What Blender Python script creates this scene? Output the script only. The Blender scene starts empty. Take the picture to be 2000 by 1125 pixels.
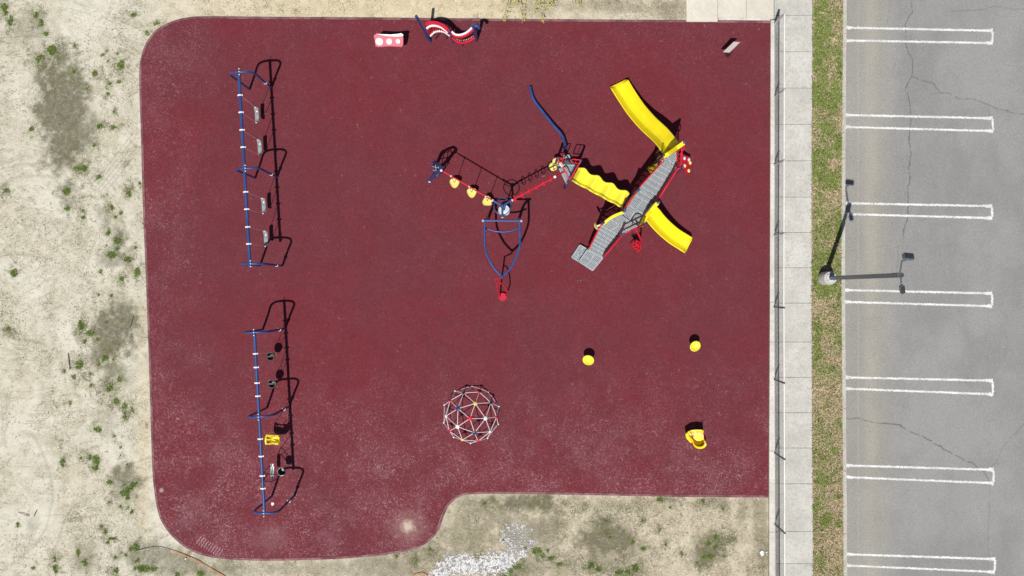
import bpy, math, random
import numpy as np
from mathutils import Vector, Matrix
R = math.radians
random.seed(7); rng = np.random.default_rng(7)
sc = bpy.context.scene
# ------------------------------------------------------------------ camera, sky, sun
H = 31.4                 # drone height in metres
S = 0.0175               # metres per photo pixel on the ground
cam = bpy.data.objects.new('camera', bpy.data.cameras.new('camera'))
sc.collection.objects.link(cam); sc.camera = cam
cam.location = (0, 0, H); cam.rotation_euler = (0, 0, 0)
cam.data.sensor_width = 36; cam.data.lens = 36*H/(2000*S)
cam.data.clip_end = 2000
world = bpy.data.worlds.new('World'); sc.world = world; world.use_nodes = True
wn = world.node_tree
sky = wn.nodes.new('ShaderNodeTexSky'); sky.sky_type = 'NISHITA'; sky.sun_disc = False
EL, AZ = 67.0, 19.5
sky.sun_elevation = R(EL); sky.sun_rotation = R(180+AZ)
wn.nodes['Background'].inputs[1].default_value = 0.05
wn.links.new(sky.outputs[0], wn.nodes['Background'].inputs[0])
sun = bpy.data.objects.new('sun', bpy.data.lights.new('sun', 'SUN'))
sc.collection.objects.link(sun)
sun.data.energy = 4.6; sun.data.angle = R(0.53); sun.data.color = (1, .965, .91)
L = Vector((math.cos(R(EL))*math.sin(R(AZ)), math.cos(R(EL))*math.cos(R(AZ)), -math.sin(R(EL))))
sun.rotation_euler = L.to_track_quat('-Z', 'Y').to_euler(); sun.location = (0, -10, 40)
sc.view_settings.view_transform = 'Standard'; sc.view_settings.look = 'None'
sc.view_settings.exposure = 0.0; sc.view_settings.gamma = 1

def P(px, py, z=0.0):
    k = S*(1-z/H)
    return Vector(((px-1000)*k, (562.5-py)*k, z))
def PL(lst, z=None):
    return [P(*p) if len(p) == 3 else P(p[0], p[1], z or 0) for p in lst]
def crom(pts, n=8, closed=False):
    pts = [Vector(p) for p in pts]; out = []; N = len(pts)
    rngi = range(N) if closed else range(N-1)
    for i in rngi:
        a, b, c, d = ((pts[(i-1) % N], pts[i], pts[(i+1) % N], pts[(i+2) % N]) if closed else
                      (pts[max(i-1, 0)], pts[i], pts[i+1], pts[min(i+2, N-1)]))
        for j in range(n):
            t = j/n
            out.append(0.5*((2*b)+(c-a)*t+(2*a-5*b+4*c-d)*t*t+(3*b-a-3*c+d)*t**3))
    if not closed: out.append(pts[-1])
    return out

# ------------------------------------------------------------------ mesh builder
class MB:
    def __init__(s): s.v = []; s.f = []
    def add(s, vs, fs):
        o = len(s.v); s.v += [Vector(v) for v in vs]; s.f += [tuple(i+o for i in f) for f in fs]; return s
    def tube(s, pts, r, n=10, closed=False, cap=True):
        pts = [Vector(p) for p in pts]; N = len(pts); vs = []; fs = []
        rr = r if isinstance(r, (list, tuple)) else [r]*N
        up = None
        for i, p in enumerate(pts):
            if closed: t = pts[(i+1) % N]-pts[i-1]
            else: t = pts[min(i+1, N-1)]-pts[max(i-1, 0)]
            if t.length < 1e-9: t = Vector((0, 0, 1))
            t.normalize()
            if up is None: up = t.orthogonal().normalized()
            up = (up-t*up.dot(t))
            if up.length < 1e-6: up = t.orthogonal()
            up.normalize(); w = t.cross(up)
            for k in range(n):
                a = 2*math.pi*k/n
                vs.append(p+(up*math.cos(a)+w*math.sin(a))*rr[i])
        M = N if closed else N-1
        for i in range(M):
            for k in range(n):
                j = (i+1) % N
                fs.append((i*n+k, i*n+(k+1) % n, j*n+(k+1) % n, j*n+k))
        if not closed and cap:
            fs.append(tuple(range(n-1, -1, -1))); fs.append(tuple((N-1)*n+k for k in range(n)))
        return s.add(vs, fs)
    def box(s, c, size, rz=0, mat=None, bev=0):
        x, y, z = [q/2 for q in size]
        b = min(bev, x*.9, y*.9)
        if b > 0:
            o = [(-x+b, -y), (x-b, -y), (x, -y+b), (x, y-b), (x-b, y), (-x+b, y), (-x, y-b), (-x, -y+b)]
        else: o = [(-x, -y), (x, -y), (x, y), (-x, y)]
        n = len(o)
        vs = [Vector((a, b2, -z)) for a, b2 in o]+[Vector((a, b2, z)) for a, b2 in o]
        M = (mat if mat is not None else Matrix.Rotation(rz, 3, 'Z'))
        vs = [M @ v+Vector(c) for v in vs]
        fs = [tuple(range(n-1, -1, -1)), tuple(range(n, 2*n))]+[(k, (k+1) % n, n+(k+1) % n, n+k) for k in range(n)]
        return s.add(vs, fs)
    def prism(s, poly, z0, z1):
        n = len(poly)
        ar = sum(poly[i][0]*poly[(i+1) % n][1]-poly[(i+1) % n][0]*poly[i][1] for i in range(n))
        if ar < 0: poly = list(reversed(poly))
        vs = [(p[0], p[1], z0) for p in poly]+[(p[0], p[1], z1) for p in poly]
        return s.add(vs, [tuple(range(n-1, -1, -1)), tuple(range(n, 2*n))]+[(k, (k+1) % n, n+(k+1) % n, n+k) for k in range(n)])
    def bar(s, a, b, w, h):          # rectangular bar from a to b
        a, b = Vector(a), Vector(b); d = b-a; t = d.normalized()
        sd = t.cross(Vector((0, 0, 1)))
        if sd.length < 1e-3: sd = Vector((1, 0, 0))
        sd.normalize(); u = sd.cross(t)
        vs = [p+sd*x*w/2+u*y*h/2 for p in (a, b) for x, y in ((-1, -1), (1, -1), (1, 1), (-1, 1))]
        return s.add(vs, [(0, 1, 2, 3), (7, 6, 5, 4), (0, 4, 5, 1), (1, 5, 6, 2), (2, 6, 7, 3), (3, 7, 4, 0)])
    def ball(s, c, r, n=10, m=6, sx=1, sy=1, sz=1):
        vs = []; fs = []; c = Vector(c)
        for i in range(m+1):
            t = math.pi*i/m
            for k in range(n):
                a = 2*math.pi*k/n
                vs.append(c+Vector((r*sx*math.sin(t)*math.cos(a), r*sy*math.sin(t)*math.sin(a), r*sz*math.cos(t))))
        for i in range(m):
            for k in range(n): fs.append((i*n+k, (i+1)*n+k, (i+1)*n+(k+1) % n, i*n+(k+1) % n))
        return s.add(vs, fs)
    def lathe(s, c, prof, n=20, mat=None):
        c = Vector(c); vs = []; fs = []; m = len(prof)
        for k in range(n):
            a = 2*math.pi*k/n
            for r, z in prof:
                v = Vector((r*math.cos(a), r*math.sin(a), z))
                if mat is not None: v = mat @ v
                vs.append(c+v)
        for k in range(n):
            for i in range(m-1): fs.append((k*m+i, ((k+1) % n)*m+i, ((k+1) % n)*m+i+1, k*m+i+1))
        return s.add(vs, fs)
    def sweep(s, centres, section, closed_sec=False):
        """section(i) -> list of (side, up) offsets; sides are horizontal normals of the path"""
        N = len(centres); vs = []; fs = []; m = None
        for i, p in enumerate(centres):
            t = (centres[min(i+1, N-1)]-centres[max(i-1, 0)]); t.z = 0; t.normalize()
            sd = Vector((-t.y, t.x, 0)); sec = section(i); m = len(sec)
            for a, b in sec: vs.append(p+sd*a+Vector((0, 0, b)))
        for i in range(N-1):
            for k in range(m if closed_sec else m-1):
                k2 = (k+1) % m
                fs.append((i*m+k, i*m+k2, (i+1)*m+k2, (i+1)*m+k))
        if closed_sec:
            fs.append(tuple(range(m))); fs.append(tuple((N-1)*m+k for k in range(m-1, -1, -1)))
        return s.add(vs, fs)
    def xf(s, M):
        s.v = [M @ v for v in s.v]; return s
    def build(s, name, m, parent=None, smooth=True, origin=None):
        me = bpy.data.meshes.new(name)
        if parent is not None: off = Vector(parent.get('_w', (0, 0, 0)))
        elif origin is not None: off = Vector(origin)
        else:
            xs = [v.x for v in s.v]; ys = [v.y for v in s.v]; zs = [v.z for v in s.v]
            off = Vector(((min(xs)+max(xs))/2, (min(ys)+max(ys))/2, min(zs)))
        me.from_pydata([tuple(v-off) for v in s.v], [], s.f); me.validate(); me.update()
        o = bpy.data.objects.new(name, me); sc.collection.objects.link(o)
        if m: me.materials.append(m)
        if smooth:
            me.polygons.foreach_set('use_smooth', [True]*len(me.polygons))
            me.set_sharp_from_angle(angle=R(38))
        if parent is not None:
            o.parent = parent; o['_w'] = tuple(off)
        else:
            o.location = off; o['_w'] = tuple(off)
        return o

def tag(o, label, cat, group=None):
    o['label'] = label; o['category'] = cat
    if group: o['group'] = group
    return o
def thing(name, label, cat, loc, group=None):
    o = bpy.data.objects.new(name, None); sc.collection.objects.link(o)
    o.location = loc; o['_w'] = tuple(loc); o.empty_display_size = .2
    return tag(o, label, cat, group)
def struct(o): o['kind'] = 'structure'; return o
def copy_tree(o, parent=None):
    c = o.copy(); sc.collection.objects.link(c)
    if parent is not None: c.parent = parent
    for ch in list(o.children): copy_tree(ch, c)
    return c

# ------------------------------------------------------------------ materials
class NT:
    def __init__(s, name):
        s.m = bpy.data.materials.new(name); s.m.use_nodes = True; s.t = s.m.node_tree
        s.b = s.t.nodes['Principled BSDF']; s.out = s.t.nodes['Material Output']
        s.co = s.t.nodes.new('ShaderNodeTexCoord').outputs['Object']
    def n(s, k, **kw):
        x = s.t.nodes.new('ShaderNode'+k)
        for a, v in kw.items(): setattr(x, a, v)
        return x
    def l(s, a, b): s.t.links.new(a, b)
    def setin(s, node, i, v):
        if isinstance(v, bpy.types.NodeSocket): s.l(v, node.inputs[i])
        else: node.inputs[i].default_value = v
    def noise(s, scale, detail=3, rough=.55, dist=0, vec=None, stretch=None):
        x = s.n('TexNoise'); v = vec or s.co
        if stretch:
            mp = s.n('Mapping'); s.l(v, mp.inputs[0]); mp.inputs['Scale'].default_value = stretch[:3]
            if len(stretch) > 3: mp.inputs['Rotation'].default_value = (0, 0, R(stretch[3]))
            v = mp.outputs[0]
        s.l(v, x.inputs['Vector'])
        x.inputs['Scale'].default_value = scale; x.inputs['Detail'].default_value = detail
        x.inputs['Roughness'].default_value = rough; x.inputs['Distortion'].default_value = dist
        return x.outputs['Fac']
    def ramp(s, fac, a, b, va=0.0, vb=1.0):
        x = s.n('MapRange'); x.interpolation_type = 'SMOOTHSTEP'
        s.setin(x, 0, fac); x.inputs[1].default_value = a; x.inputs[2].default_value = b
        s.setin(x, 3, va); s.setin(x, 4, vb)
        return x.outputs[0]
    def math(s, op, a, b=0.0, c=None):
        x = s.n('Math', operation=op); s.setin(x, 0, a); s.setin(x, 1, b)
        if c is not None: s.setin(x, 2, c)
        return x.outputs[0]
    def mix(s, f, a, b, mode='MIX'):
        x = s.n('Mix', data_type='RGBA', blend_type=mode); s.setin(x, 0, f)
        for i, v in ((6, a), (7, b)):
            if isinstance(v, tuple): x.inputs[i].default_value = (*v[:3], 1)
            else: s.l(v, x.inputs[i])
        return x.outputs[2]
    def vor(s, scale, out='Distance', rand=1.0, feature='F1'):
        x = s.n('TexVoronoi', feature=feature); s.l(s.co, x.inputs['Vector']); x.inputs['Scale'].default_value = scale
        x.inputs['Randomness'].default_value = rand
        return x.outputs[out]
    def attr(s, name, out='Fac'):
        x = s.n('Attribute'); x.attribute_name = name; return x.outputs[out]
    def xyz(s):
        x = s.n('SeparateXYZ'); s.l(s.co, x.inputs[0]); return x.outputs
    def bump(s, h, strength=.4, dist=.02):
        x = s.n('Bump'); x.inputs['Strength'].default_value = strength; x.inputs['Distance'].default_value = dist
        s.l(h, x.inputs['Height']); s.l(x.outputs[0], s.b.inputs['Normal'])
    def col(s, c): s.setin(s.b, 'Base Color', (*c, 1) if isinstance(c, tuple) else c)
    def rough(s, v): s.setin(s.b, 'Roughness', v)

def paint(name, c, rough=.35, metal=0.0, var=.12, dust=.12, spec=.5, coat=0):
    t = NT(name)
    n1 = t.noise(3.5, 4); n2 = t.noise(40, 2)
    a = tuple(q*(1-var) for q in c); b = tuple(min(1, q*(1+var)) for q in c)
    k = t.mix(t.ramp(n1, .3, .7), a, b)
    k = t.mix(t.math('MULTIPLY', t.ramp(n2, .52, .75), dust), k, (.45, .40, .34))
    t.col(k); t.rough(t.ramp(n1, .2, .8, rough*.8, min(1, rough*1.25)))
    t.b.inputs['Metallic'].default_value = metal
    t.b.inputs['Specular IOR Level'].default_value = spec
    t.b.inputs['Coat Weight'].default_value = coat
    return t.m
M = {}
M['blue'] = paint('blue powder coat', (.012, .050, .20), .4)
M['navy'] = paint('navy powder coat', (.012, .02, .075), .4)
M['red'] = paint('red powder coat', (.60, .010, .032), .5, spec=.3)
M['red_plastic'] = paint('red moulded plastic', (.52, .010, .034), .6, spec=.2, dust=.05)
M['yellow'] = paint('yellow moulded plastic', (.88, .72, .014), .36, var=.04, dust=.05)
M['yellow_gloss'] = paint('yellow plastic with painted sun gloss', (.86, .78, .055), .34, var=.05, dust=.05)  # paler copy of the yellow, glossy sun highlights put into the base colour
M['paleyellow'] = paint('sun faded yellow plastic', (.80, .66, .16), .5, var=.05)
M['white'] = paint('white painted metal', (.80, .79, .78), .35, var=.05)
M['dome_tube'] = paint('white dome tubing', (.68, .60, .62), .35, var=.05)
M['galv'] = paint('galvanised steel', (.50, .51, .53), .5, .1, var=.08)
M['wire'] = paint('galvanised fence wire', (.22, .21, .20), .7, 0, var=.08)
M['chain'] = paint('galvanised chain', (.72, .60, .60), .4, .2)
M['black_rubber'] = paint('black rubber', (.016, .017, .018), .3, var=.2, dust=.2)
M['belt'] = paint('black belt rubber with painted glare', (.24, .27, .28), .3, var=.2, dust=.15)  # seats are black rubber; their shine is painted in as grey
M['pink'] = paint('faded pink plastic', (.62, .15, .20), .65, var=.05)
M['white_plastic'] = paint('white plastic', (.85, .84, .82), .45, var=.03, dust=.05)
M['grey_disc'] = paint('pale blue grey plastic', (.50, .58, .60), .45, var=.15)
M['grey_post'] = paint('grey painted steel', (.105, .125, .15), .45, var=.1)
M['dark'] = paint('dark grey plastic', (.03, .032, .036), .5)
M['sign_face'] = paint('pale sign sheet', (.40, .365, .36), .6, var=.06)
M['wood_rail'] = paint('tan border', (.45, .27, .2), .6)
M['orange'] = paint('orange cable sheath', (.75, .22, .07), .5)
M['cable_grey'] = paint('grey cable sheath', (.30, .29, .24), .6)
M['paper'] = paint('white paper scrap', (.80, .80, .78), .8, var=.05)
M['twig'] = paint('weathered twig', (.20, .16, .12), .9)
M['lens'] = paint('floodlight glass', (.30, .33, .36), .15)
M['soil_dark'] = paint('joint filler', (.09, .085, .075), .95)

def perforated():
    t = NT('perforated grey deck'); n1 = t.noise(5, 4)
    x, y, z = t.xyz(); r = math.radians(40)
    u = t.math('ADD', t.math('MULTIPLY', x, math.cos(r)), t.math('MULTIPLY', y, math.sin(r)))
    v = t.math('SUBTRACT', t.math('MULTIPLY', y, math.cos(r)), t.math('MULTIPLY', x, math.sin(r)))
    sp = .052
    fu = t.math('SUBTRACT', t.math('FRACT', t.math('DIVIDE', u, sp)), .5)
    row = t.math('FLOOR', t.math('DIVIDE', u, sp))
    off = t.math('MULTIPLY', t.math('MODULO', t.math('ABSOLUTE', row), 2.0), .5)
    fv = t.math('SUBTRACT', t.math('FRACT', t.math('ADD', t.math('DIVIDE', v, sp), off)), .5)
    d = t.math('SQRT', t.math('ADD', t.math('MULTIPLY', fu, fu), t.math('MULTIPLY', fv, fv)))
    hole = t.math('LESS_THAN', d, .27)
    t.col(t.mix(t.ramp(n1, .3, .7), (.235, .27, .295), (.30, .335, .36))); t.rough(.5)
    tr = t.n('BsdfTransparent'); mx = t.n('MixShader')
    t.l(hole, mx.inputs[0]); t.l(t.b.outputs[0], mx.inputs[1]); t.l(tr.outputs[0], mx.inputs[2])
    t.l(mx.outputs[0], t.out.inputs[0]); return t.m
M['perf'] = perforated()
M['deck_rim'] = paint('grey coated deck frame', (.31, .355, .385), .5, var=.06)

# ------------------------------------------------------------------ numpy noise
def vnoise(x, y, sc_, seed):
    g = np.random.default_rng(seed).random((512, 512)); x = x*sc_+1000.; y = y*sc_+1000.
    xi = np.floor(x).astype(int); yi = np.floor(y).astype(int); fx = x-xi; fy = y-yi
    fx = fx*fx*(3-2*fx); fy = fy*fy*(3-2*fy)
    g00 = g[xi % 512, yi % 512]; g10 = g[(xi+1) % 512, yi % 512]; g01 = g[xi % 512, (yi+1) % 512]; g11 = g[(xi+1) % 512, (yi+1) % 512]
    return (g00*(1-fx)+g10*fx)*(1-fy)+(g01*(1-fx)+g11*fx)*fy
def fbm(x, y, sc_, seed, o=4, g=.55):
    a = 1.; t = 0; s_ = 0
    for i in range(o): t = t+a*vnoise(x, y, sc_*2**i, seed+i*17); s_ += a; a *= g
    return t/s_
def sst(x, a, b):
    t = np.clip((x-a)/(b-a), 0, 1); return t*t*(3-2*t)
def inpoly(px, py, poly):
    c = np.zeros(px.shape, bool); n = len(poly)
    for i in range(n):
        x1, y1 = poly[i]; x2, y2 = poly[i-1]
        m = ((y1 > py) != (y2 > py)); c ^= m & (px < (x2-x1)*(py-y1)/((y2-y1) if y2 != y1 else 1e-9)+x1)
    return c
def polydist(px, py, pl):
    d = np.full(px.shape, 1e9)
    for (x1, y1), (x2, y2) in zip(pl[:-1], pl[1:]):
        dx, dy = x2-x1, y2-y1; t = np.clip(((px-x1)*dx+(py-y1)*dy)/(dx*dx+dy*dy), 0, 1)
        d = np.minimum(d, np.hypot(px-x1-t*dx, py-y1-t*dy))
    return d
def grid(name, xs, ys, zf, attrs, m):
    X, Y = np.meshgrid(xs, ys); nx, ny = len(xs), len(ys)
    Z = zf(X, Y) if callable(zf) else np.full(X.shape, zf)
    me = bpy.data.meshes.new(name); nv = nx*ny
    me.vertices.add(nv); me.vertices.foreach_set('co', np.stack([X, Y, Z], -1).astype(np.float32).ravel())
    i = (np.arange(ny-1)[:, None]*nx+np.arange(nx-1)[None, :]).ravel()
    q = np.stack([i, i+1, i+1+nx, i+nx], -1).astype(np.int32); nf = len(q)
    me.loops.add(nf*4); me.polygons.add(nf)
    me.loops.foreach_set('vertex_index', q.ravel()); me.polygons.foreach_set('loop_start', np.arange(nf, dtype=np.int32)*4)
    me.polygons.foreach_set('use_smooth', np.ones(nf, bool))
    for k, f in attrs.items():
        a = me.attributes.new(k, 'FLOAT', 'POINT'); a.data.foreach_set('value', f(X, Y).astype(np.float32).ravel())
    me.update(); me.validate(); me.materials.append(m)
    o = bpy.data.objects.new(name, me); sc.collection.objects.link(o); return o
def tris(name, V, C, m):
    """V (n,k,3) polygons, C (n,3) colour per polygon"""
    n, k = V.shape[:2]; me = bpy.data.meshes.new(name)
    me.vertices.add(n*k); me.vertices.foreach_set('co', V.astype(np.float32).ravel())
    me.loops.add(n*k); me.polygons.add(n)
    me.loops.foreach_set('vertex_index', np.arange(n*k, dtype=np.int32)); me.polygons.foreach_set('loop_start', np.arange(n, dtype=np.int32)*k)
    a = me.attributes.new('tint', 'FLOAT_COLOR', 'POINT')
    cc = np.ones((n, k, 4), np.float32); cc[:, :, :3] = C[:, None, :]; a.data.foreach_set('color', cc.ravel())
    me.update(); me.validate(); me.materials.append(m)
    o = bpy.data.objects.new(name, me); sc.collection.objects.link(o); return o
t = NT('tinted fibres'); t.col(t.attr('tint', 'Color')); t.rough(.85); t.b.inputs['Specular IOR Level'].default_value = .2
M['fibre'] = t.m

def pxy(X, Y): return X/S+1000, 562.5-Y/S     # world -> ground pixel
def lin(a, b, step): return np.arange(a, b, step)
# ------------------------------------------------------------------ layout outlines (photo pixels on the ground)
PAD = [(1504, 41), (1400, 40), (1200, 38.5), (1000, 37), (900, 36), (700, 34), (520, 33), (420, 32), (370, 33.5), (335, 42), (306, 58), (286, 83), (275, 115),
       (272, 155), (275, 250), (279, 400), (285, 540), (290, 680), (294, 800), (297, 900), (301, 955), (310, 1005), (326, 1035), (351, 1061), (385, 1081),
       (430, 1091), (500, 1095), (600, 1094), (700, 1089), (770, 1081), (812, 1071), (840, 1056), (857, 1034), (867, 1008), (878, 986), (897, 970.5),
       (925, 965), (1000, 964.5), (1150, 967), (1300, 970), (1400, 971), (1500, 972)]
padc = [v.to_2d() for v in crom([Vector((x, y, 0)) for x, y in PAD], 4)]
pad_px = [(v.x, v.y) for v in padc]

_rg = random.Random(4)
GREEN = [(_rg.gauss(205, 50) if k < 70 else _rg.uniform(0, 270), _rg.uniform(60, 1120), _rg.uniform(1.5, 3.5), _rg.uniform(1.5, 4)) for k in range(55)]+[(_rg.uniform(700, 1490), _rg.gauss(1040, 50), _rg.uniform(1.5, 3), _rg.uniform(1.5, 3)) for k in range(30)]+[(102,98,12,9),(78,115,9,8),(235,127,7,10),(184,145,5,5),(89,65,4,5),(261,29,6,4),(305,46,7,4),(288,64,7,6),(194,246,5,4),(222,249,6,4),(61,252,5,5),
 (145,140,5,5),(232,160,4,3),(151,330,7,6),(164,329,5,6),(129,373,8,8),(130,407,6,6),(250,377,5,9),(217,406,4,5),(236,415,5,4),(162,425,4,3),(211,454,4,8),(217,498,10,11),
 (243,506,9,5),(252,508,4,5),(27,533,7,8),(237,546,4,6),(267,531,5,9),(262,485,5,4),(192,346,5,6),(12,373,6,5),(229,470,6,7),(158,635,6,11),(175,651,7,5),(154,714,8,10),
 (144,736,5,5),(16,642,5,6),(215,757,8,10),(204,702,9,8),(226,785,6,6),(243,793,5,6),(243,813,4,8),(258,800,4,5),(191,839,8,5),(233,742,4,7),(188,899,7,11),(186,914,6,5),
 (175,894,3,5),(122,904,5,8),(244,964,11,9),(253,957,8,6),(213,944,8,6),(260,947,8,6),(248,972,5,5),(235,989,5,4),(107,1094,5,8),(108,1112,5,9),(165,1100,7,6),(226,1114,5,6),
 (219,1053,8,3),(197,1029,3,3),(152,1079,3,8),(34,1024,3,6),(280,1111,13,7),(267,1094,6,9),(265,1069,6,7),(392,1120,7,6),(346,1122,6,5),(64,1110,3,3),(300,1112,9,5),
 (1049,1076,10,7),(1058,1086,7,5),(994,1116,8,5),(986,1122,7,5),(1012,1107,11,5),(1076,1091,7,3),(1094,1102,7,3),(1158,1104,6,4),(1170,1112,5,5),(1290,976,8,4),(1375,980,6,4),
 (1235,1061,4,5),(1256,1072,4,4),(1210,1119,9,4),(1224,1118,8,4),(1244,1114,9,5),(1400,1068,7,6),(1390,1087,10,4),(1374,1092,6,4),(1362,1099,4,5),(1398,1050,5,6),(1154,1106,6,6),
 (1240,1108,7,4),(1385,1060,5,6),(8,20,7,14),(20,40,6,10),(80,45,4,8),(70,30,5,6)]
DARK = [(120,205,48,85,1.),(128,285,38,52,.9),(100,150,32,40,.45),(150,250,36,60,.7),(225,655,42,60,1.),(240,620,24,36,.8),(205,680,28,30,.7),(225,720,25,25,.6),(228,470,22,30,.7),(205,430,16,30,.35),
 (225,500,28,20,.5),(240,940,30,35,.7),(215,830,20,30,.3),(60,1035,14,20,.4),(165,1090,26,30,.4),(290,1085,46,34,.65),(360,1100,60,26,.6),(430,1112,50,20,.6),(130,365,14,14,.5),(130,400,14,14,.4),
 (75,40,14,22,.5),(55,50,24,30,.35),(1010,985,80,22,.9),(900,1040,60,45,.55),(960,1000,70,40,.5),(830,1080,60,30,.55),(760,1110,90,20,.5),(1060,1040,40,30,.6),(1190,1062,55,36,.85),(1180,1090,60,30,.5),
 (1385,1075,28,28,.8),(1370,1095,20,20,.5),(1450,1000,14,22,.5),(1485,1000,14,40,.5),(1410,985,24,14,.5),(1380,985,50,12,.3),(1030,1110,70,18,.5),(1490,1060,14,50,.5),(1100,1100,60,22,.35),(1050,10,60,16,.35),
 (1180,12,110,14,.4),(1310,15,40,20,.5),(600,1112,160,14,.35),(1250,985,110,10,.3),(950,985,60,16,.5)]
STONES = [(880,1108,26,20),(910,1100,30,16),(945,1108,40,20),(980,1095,26,20),(1005,1068,20,20),(1020,1050,22,16),(1008,1035,20,12),(990,1050,18,14),(985,1112,14,14),(860,1118,20,8),(1035,1058,8,16)]
def blobs(px, py, lst, n1, n2, soft=(.6, 1.15), amp=.9):
    out = np.zeros(px.shape)
    for b in lst:
        x, y, rx, ry = b[:4]; w = b[4] if len(b) > 4 else 1.
        m = (abs(px-x) < rx*2) & (abs(py-y) < ry*2)
        if not m.any(): continue
        d = np.hypot((px[m]-x)/rx, (py[m]-y)/ry)+(n1[m]-.5)*amp+(n2[m]-.5)*amp
        out[m] = np.maximum(out[m], w*(1-sst(d, *soft)))
    return out
def a_green(X, Y):
    px, py = pxy(X, Y); return blobs(px, py, GREEN, fbm(X, Y, 3, 1, 3), vnoise(X, Y, 14, 5), (.55, 1.1), 1.3)
HALO = [(b[0], b[1], b[2]*3+4, b[3]*3+4, .8) for b in GREEN]
def a_halo(X, Y):
    px, py = pxy(X, Y); return blobs(px, py, HALO, fbm(X, Y, 1.5, 11, 4), vnoise(X, Y, 7, 15), (.1, 1.2), 1.1)
def a_dark(X, Y):
    px, py = pxy(X, Y); return blobs(px, py, DARK, fbm(X, Y, 1.2, 31, 4), fbm(X, Y, 6, 35, 3), (.35, 1.55), 1.15)
def a_stone(X, Y):
    px, py = pxy(X, Y); return blobs(px, py, STONES, fbm(X, Y, 2, 51, 4), vnoise(X, Y, 12, 55), (.7, 1.15), 1.1)
def a_warm(X, Y):
    px, py = pxy(X, Y)
    w = sst(py, 130, 0)*sst(px, 200, 420)*.6+np.exp(-((px-780)/230)**2-((py-5)/40)**2)*.7
    w = np.maximum(w, (1-sst(abs(px-279), 0, 24))*sst(py, 560, 620)*(1-sst(py, 1000, 1060))*.5)
    w = np.maximum(w, sst(px, 700, 900)*sst(py, 940, 975)*.55)
    return np.clip(w+(fbm(X, Y, .8, 61)-.5)*.5, 0, 1)
def a_straw(X, Y):
    px, py = pxy(X, Y); return np.clip(sst(py, 930, 985)*sst(px, 600, 1150)+sst(py, 1060, 1095)*sst(px, 300, 600)*.7+sst(px, 1000, 1150)*sst(py, 60, 30)*.6, 0, 1)
def a_track(X, Y):
    px, py = pxy(X, Y); o = np.zeros(px.shape); w = (fbm(X, Y, .7, 71)-.5)*34
    # wheel arcs left by vehicles in the sand
    for cx, cy, r in ((60, 420, 75), (55, 440, 120), (70, 470, 165), (60, 480, 190), (40, 640, 150), (330, 1120, 230), (350, 1100, 180), (-40, 960, 150)):
        d = np.hypot(px-cx, py-cy)+w
        o = np.maximum(o, (1-sst(abs(d-r), 1, 5))*sst(vnoise(X, Y, .9, int(r)), .35, .6))
    for k in range(5):
        d = (px-py*0-(205+k*9))+(py-330)*.75+w*.3
        o = np.maximum(o, (1-sst(abs(d), .6, 3))*(1-sst(abs(py-320), 50, 90))*(1-sst(abs(px-215), 40, 70)))
    return o
def gz(X, Y):
    px, py = pxy(X, Y)
    z = -.03+(fbm(X, Y, 1.5, 81, 5)-.5)*.05-a_track(X, Y)*.012
    z = np.minimum(z, -.004)
    far = np.maximum(np.abs(X)-25, np.abs(Y)-20); z += sst(far, 0, 60)*(fbm(X, Y, .02, 85, 2)-.5)*1.0
    return np.where(px > 1509, -.35, z)

# ground material
t = NT('dry sand with sparse weeds')
gn = t.attr('green'); dk = t.attr('dark'); wm = t.attr('warm'); sw = t.attr('straw'); st = t.attr('stone'); tk = t.attr('track')
big = t.noise(.45, 5, .6); mid = t.noise(2.4, 6, .65, .6); fine = t.noise(16, 5, .7, 1.2); grit = t.noise(38, 3, .7, .8)
wisp = t.noise(9, 5, .75, 2.6, stretch=(1, 1.8, 1, 25))
hl = t.attr('halo')
base = t.mix(t.ramp(mid, .35, .65), (.43, .395, .300), (.575, .540, .440))
bare = t.ramp(big, .44, .60)
base = t.mix(t.math('MULTIPLY', bare, .7), base, (.635, .605, .52))
cl = t.noise(.9, 6, .68, .6)
base = t.mix(t.math('MULTIPLY', t.ramp(cl, .50, .66), .42), base, (.30, .285, .195))
# curved rake / wheel marks: noise stretched along circles round a turning point
def arcs(px_, py_, rad, tang, seedz):
    p = P(px_, py_); X_, Y_, Z_ = t.xyz(); dx = t.math('SUBTRACT', X_, p.x); dy = t.math('SUBTRACT', Y_, p.y)
    r_ = t.math('SQRT', t.math('ADD', t.math('MULTIPLY', dx, dx), t.math('MULTIPLY', dy, dy))); th_ = t.math('ARCTAN2', dy, dx)
    cb = t.n('CombineXYZ'); t.l(t.math('MULTIPLY', r_, rad), cb.inputs[0]); t.l(t.math('MULTIPLY', th_, tang), cb.inputs[1]); cb.inputs[2].default_value = seedz
    return t.noise(1.0, 4, .7, .5, vec=cb.outputs[0])
lf = t.math('SUBTRACT', 1.0, sw)
for (ax_, ay_, rd, tg, zz, th, am) in ((62, 475, 11, 4, .0, .53, .70), (62, 475, 5, 2.2, 3., .55, .50), (330, 1180, 10, 10, 7., .54, .6), (-60, 760, 9, 9, 9., .55, .5)):
    f = arcs(ax_, ay_, rd, tg, zz)
    base = t.mix(t.math('MULTIPLY', t.math('MULTIPLY', t.math('MULTIPLY', t.ramp(f, th, th+.12), t.ramp(t.noise(.5+zz*.03, 3, .6), .47, .62)), lf), am), base, (.27, .25, .17))
base = t.mix(t.math('MULTIPLY', wm, .8), base, t.mix(t.ramp(mid, .35, .65), (.52, .42, .255), (.62, .52, .34)))
base = t.mix(t.math('MULTIPLY', sw, .85), base, t.mix(t.ramp(mid, .38, .62), (.36, .30, .215), (.51, .44, .33)))
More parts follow.
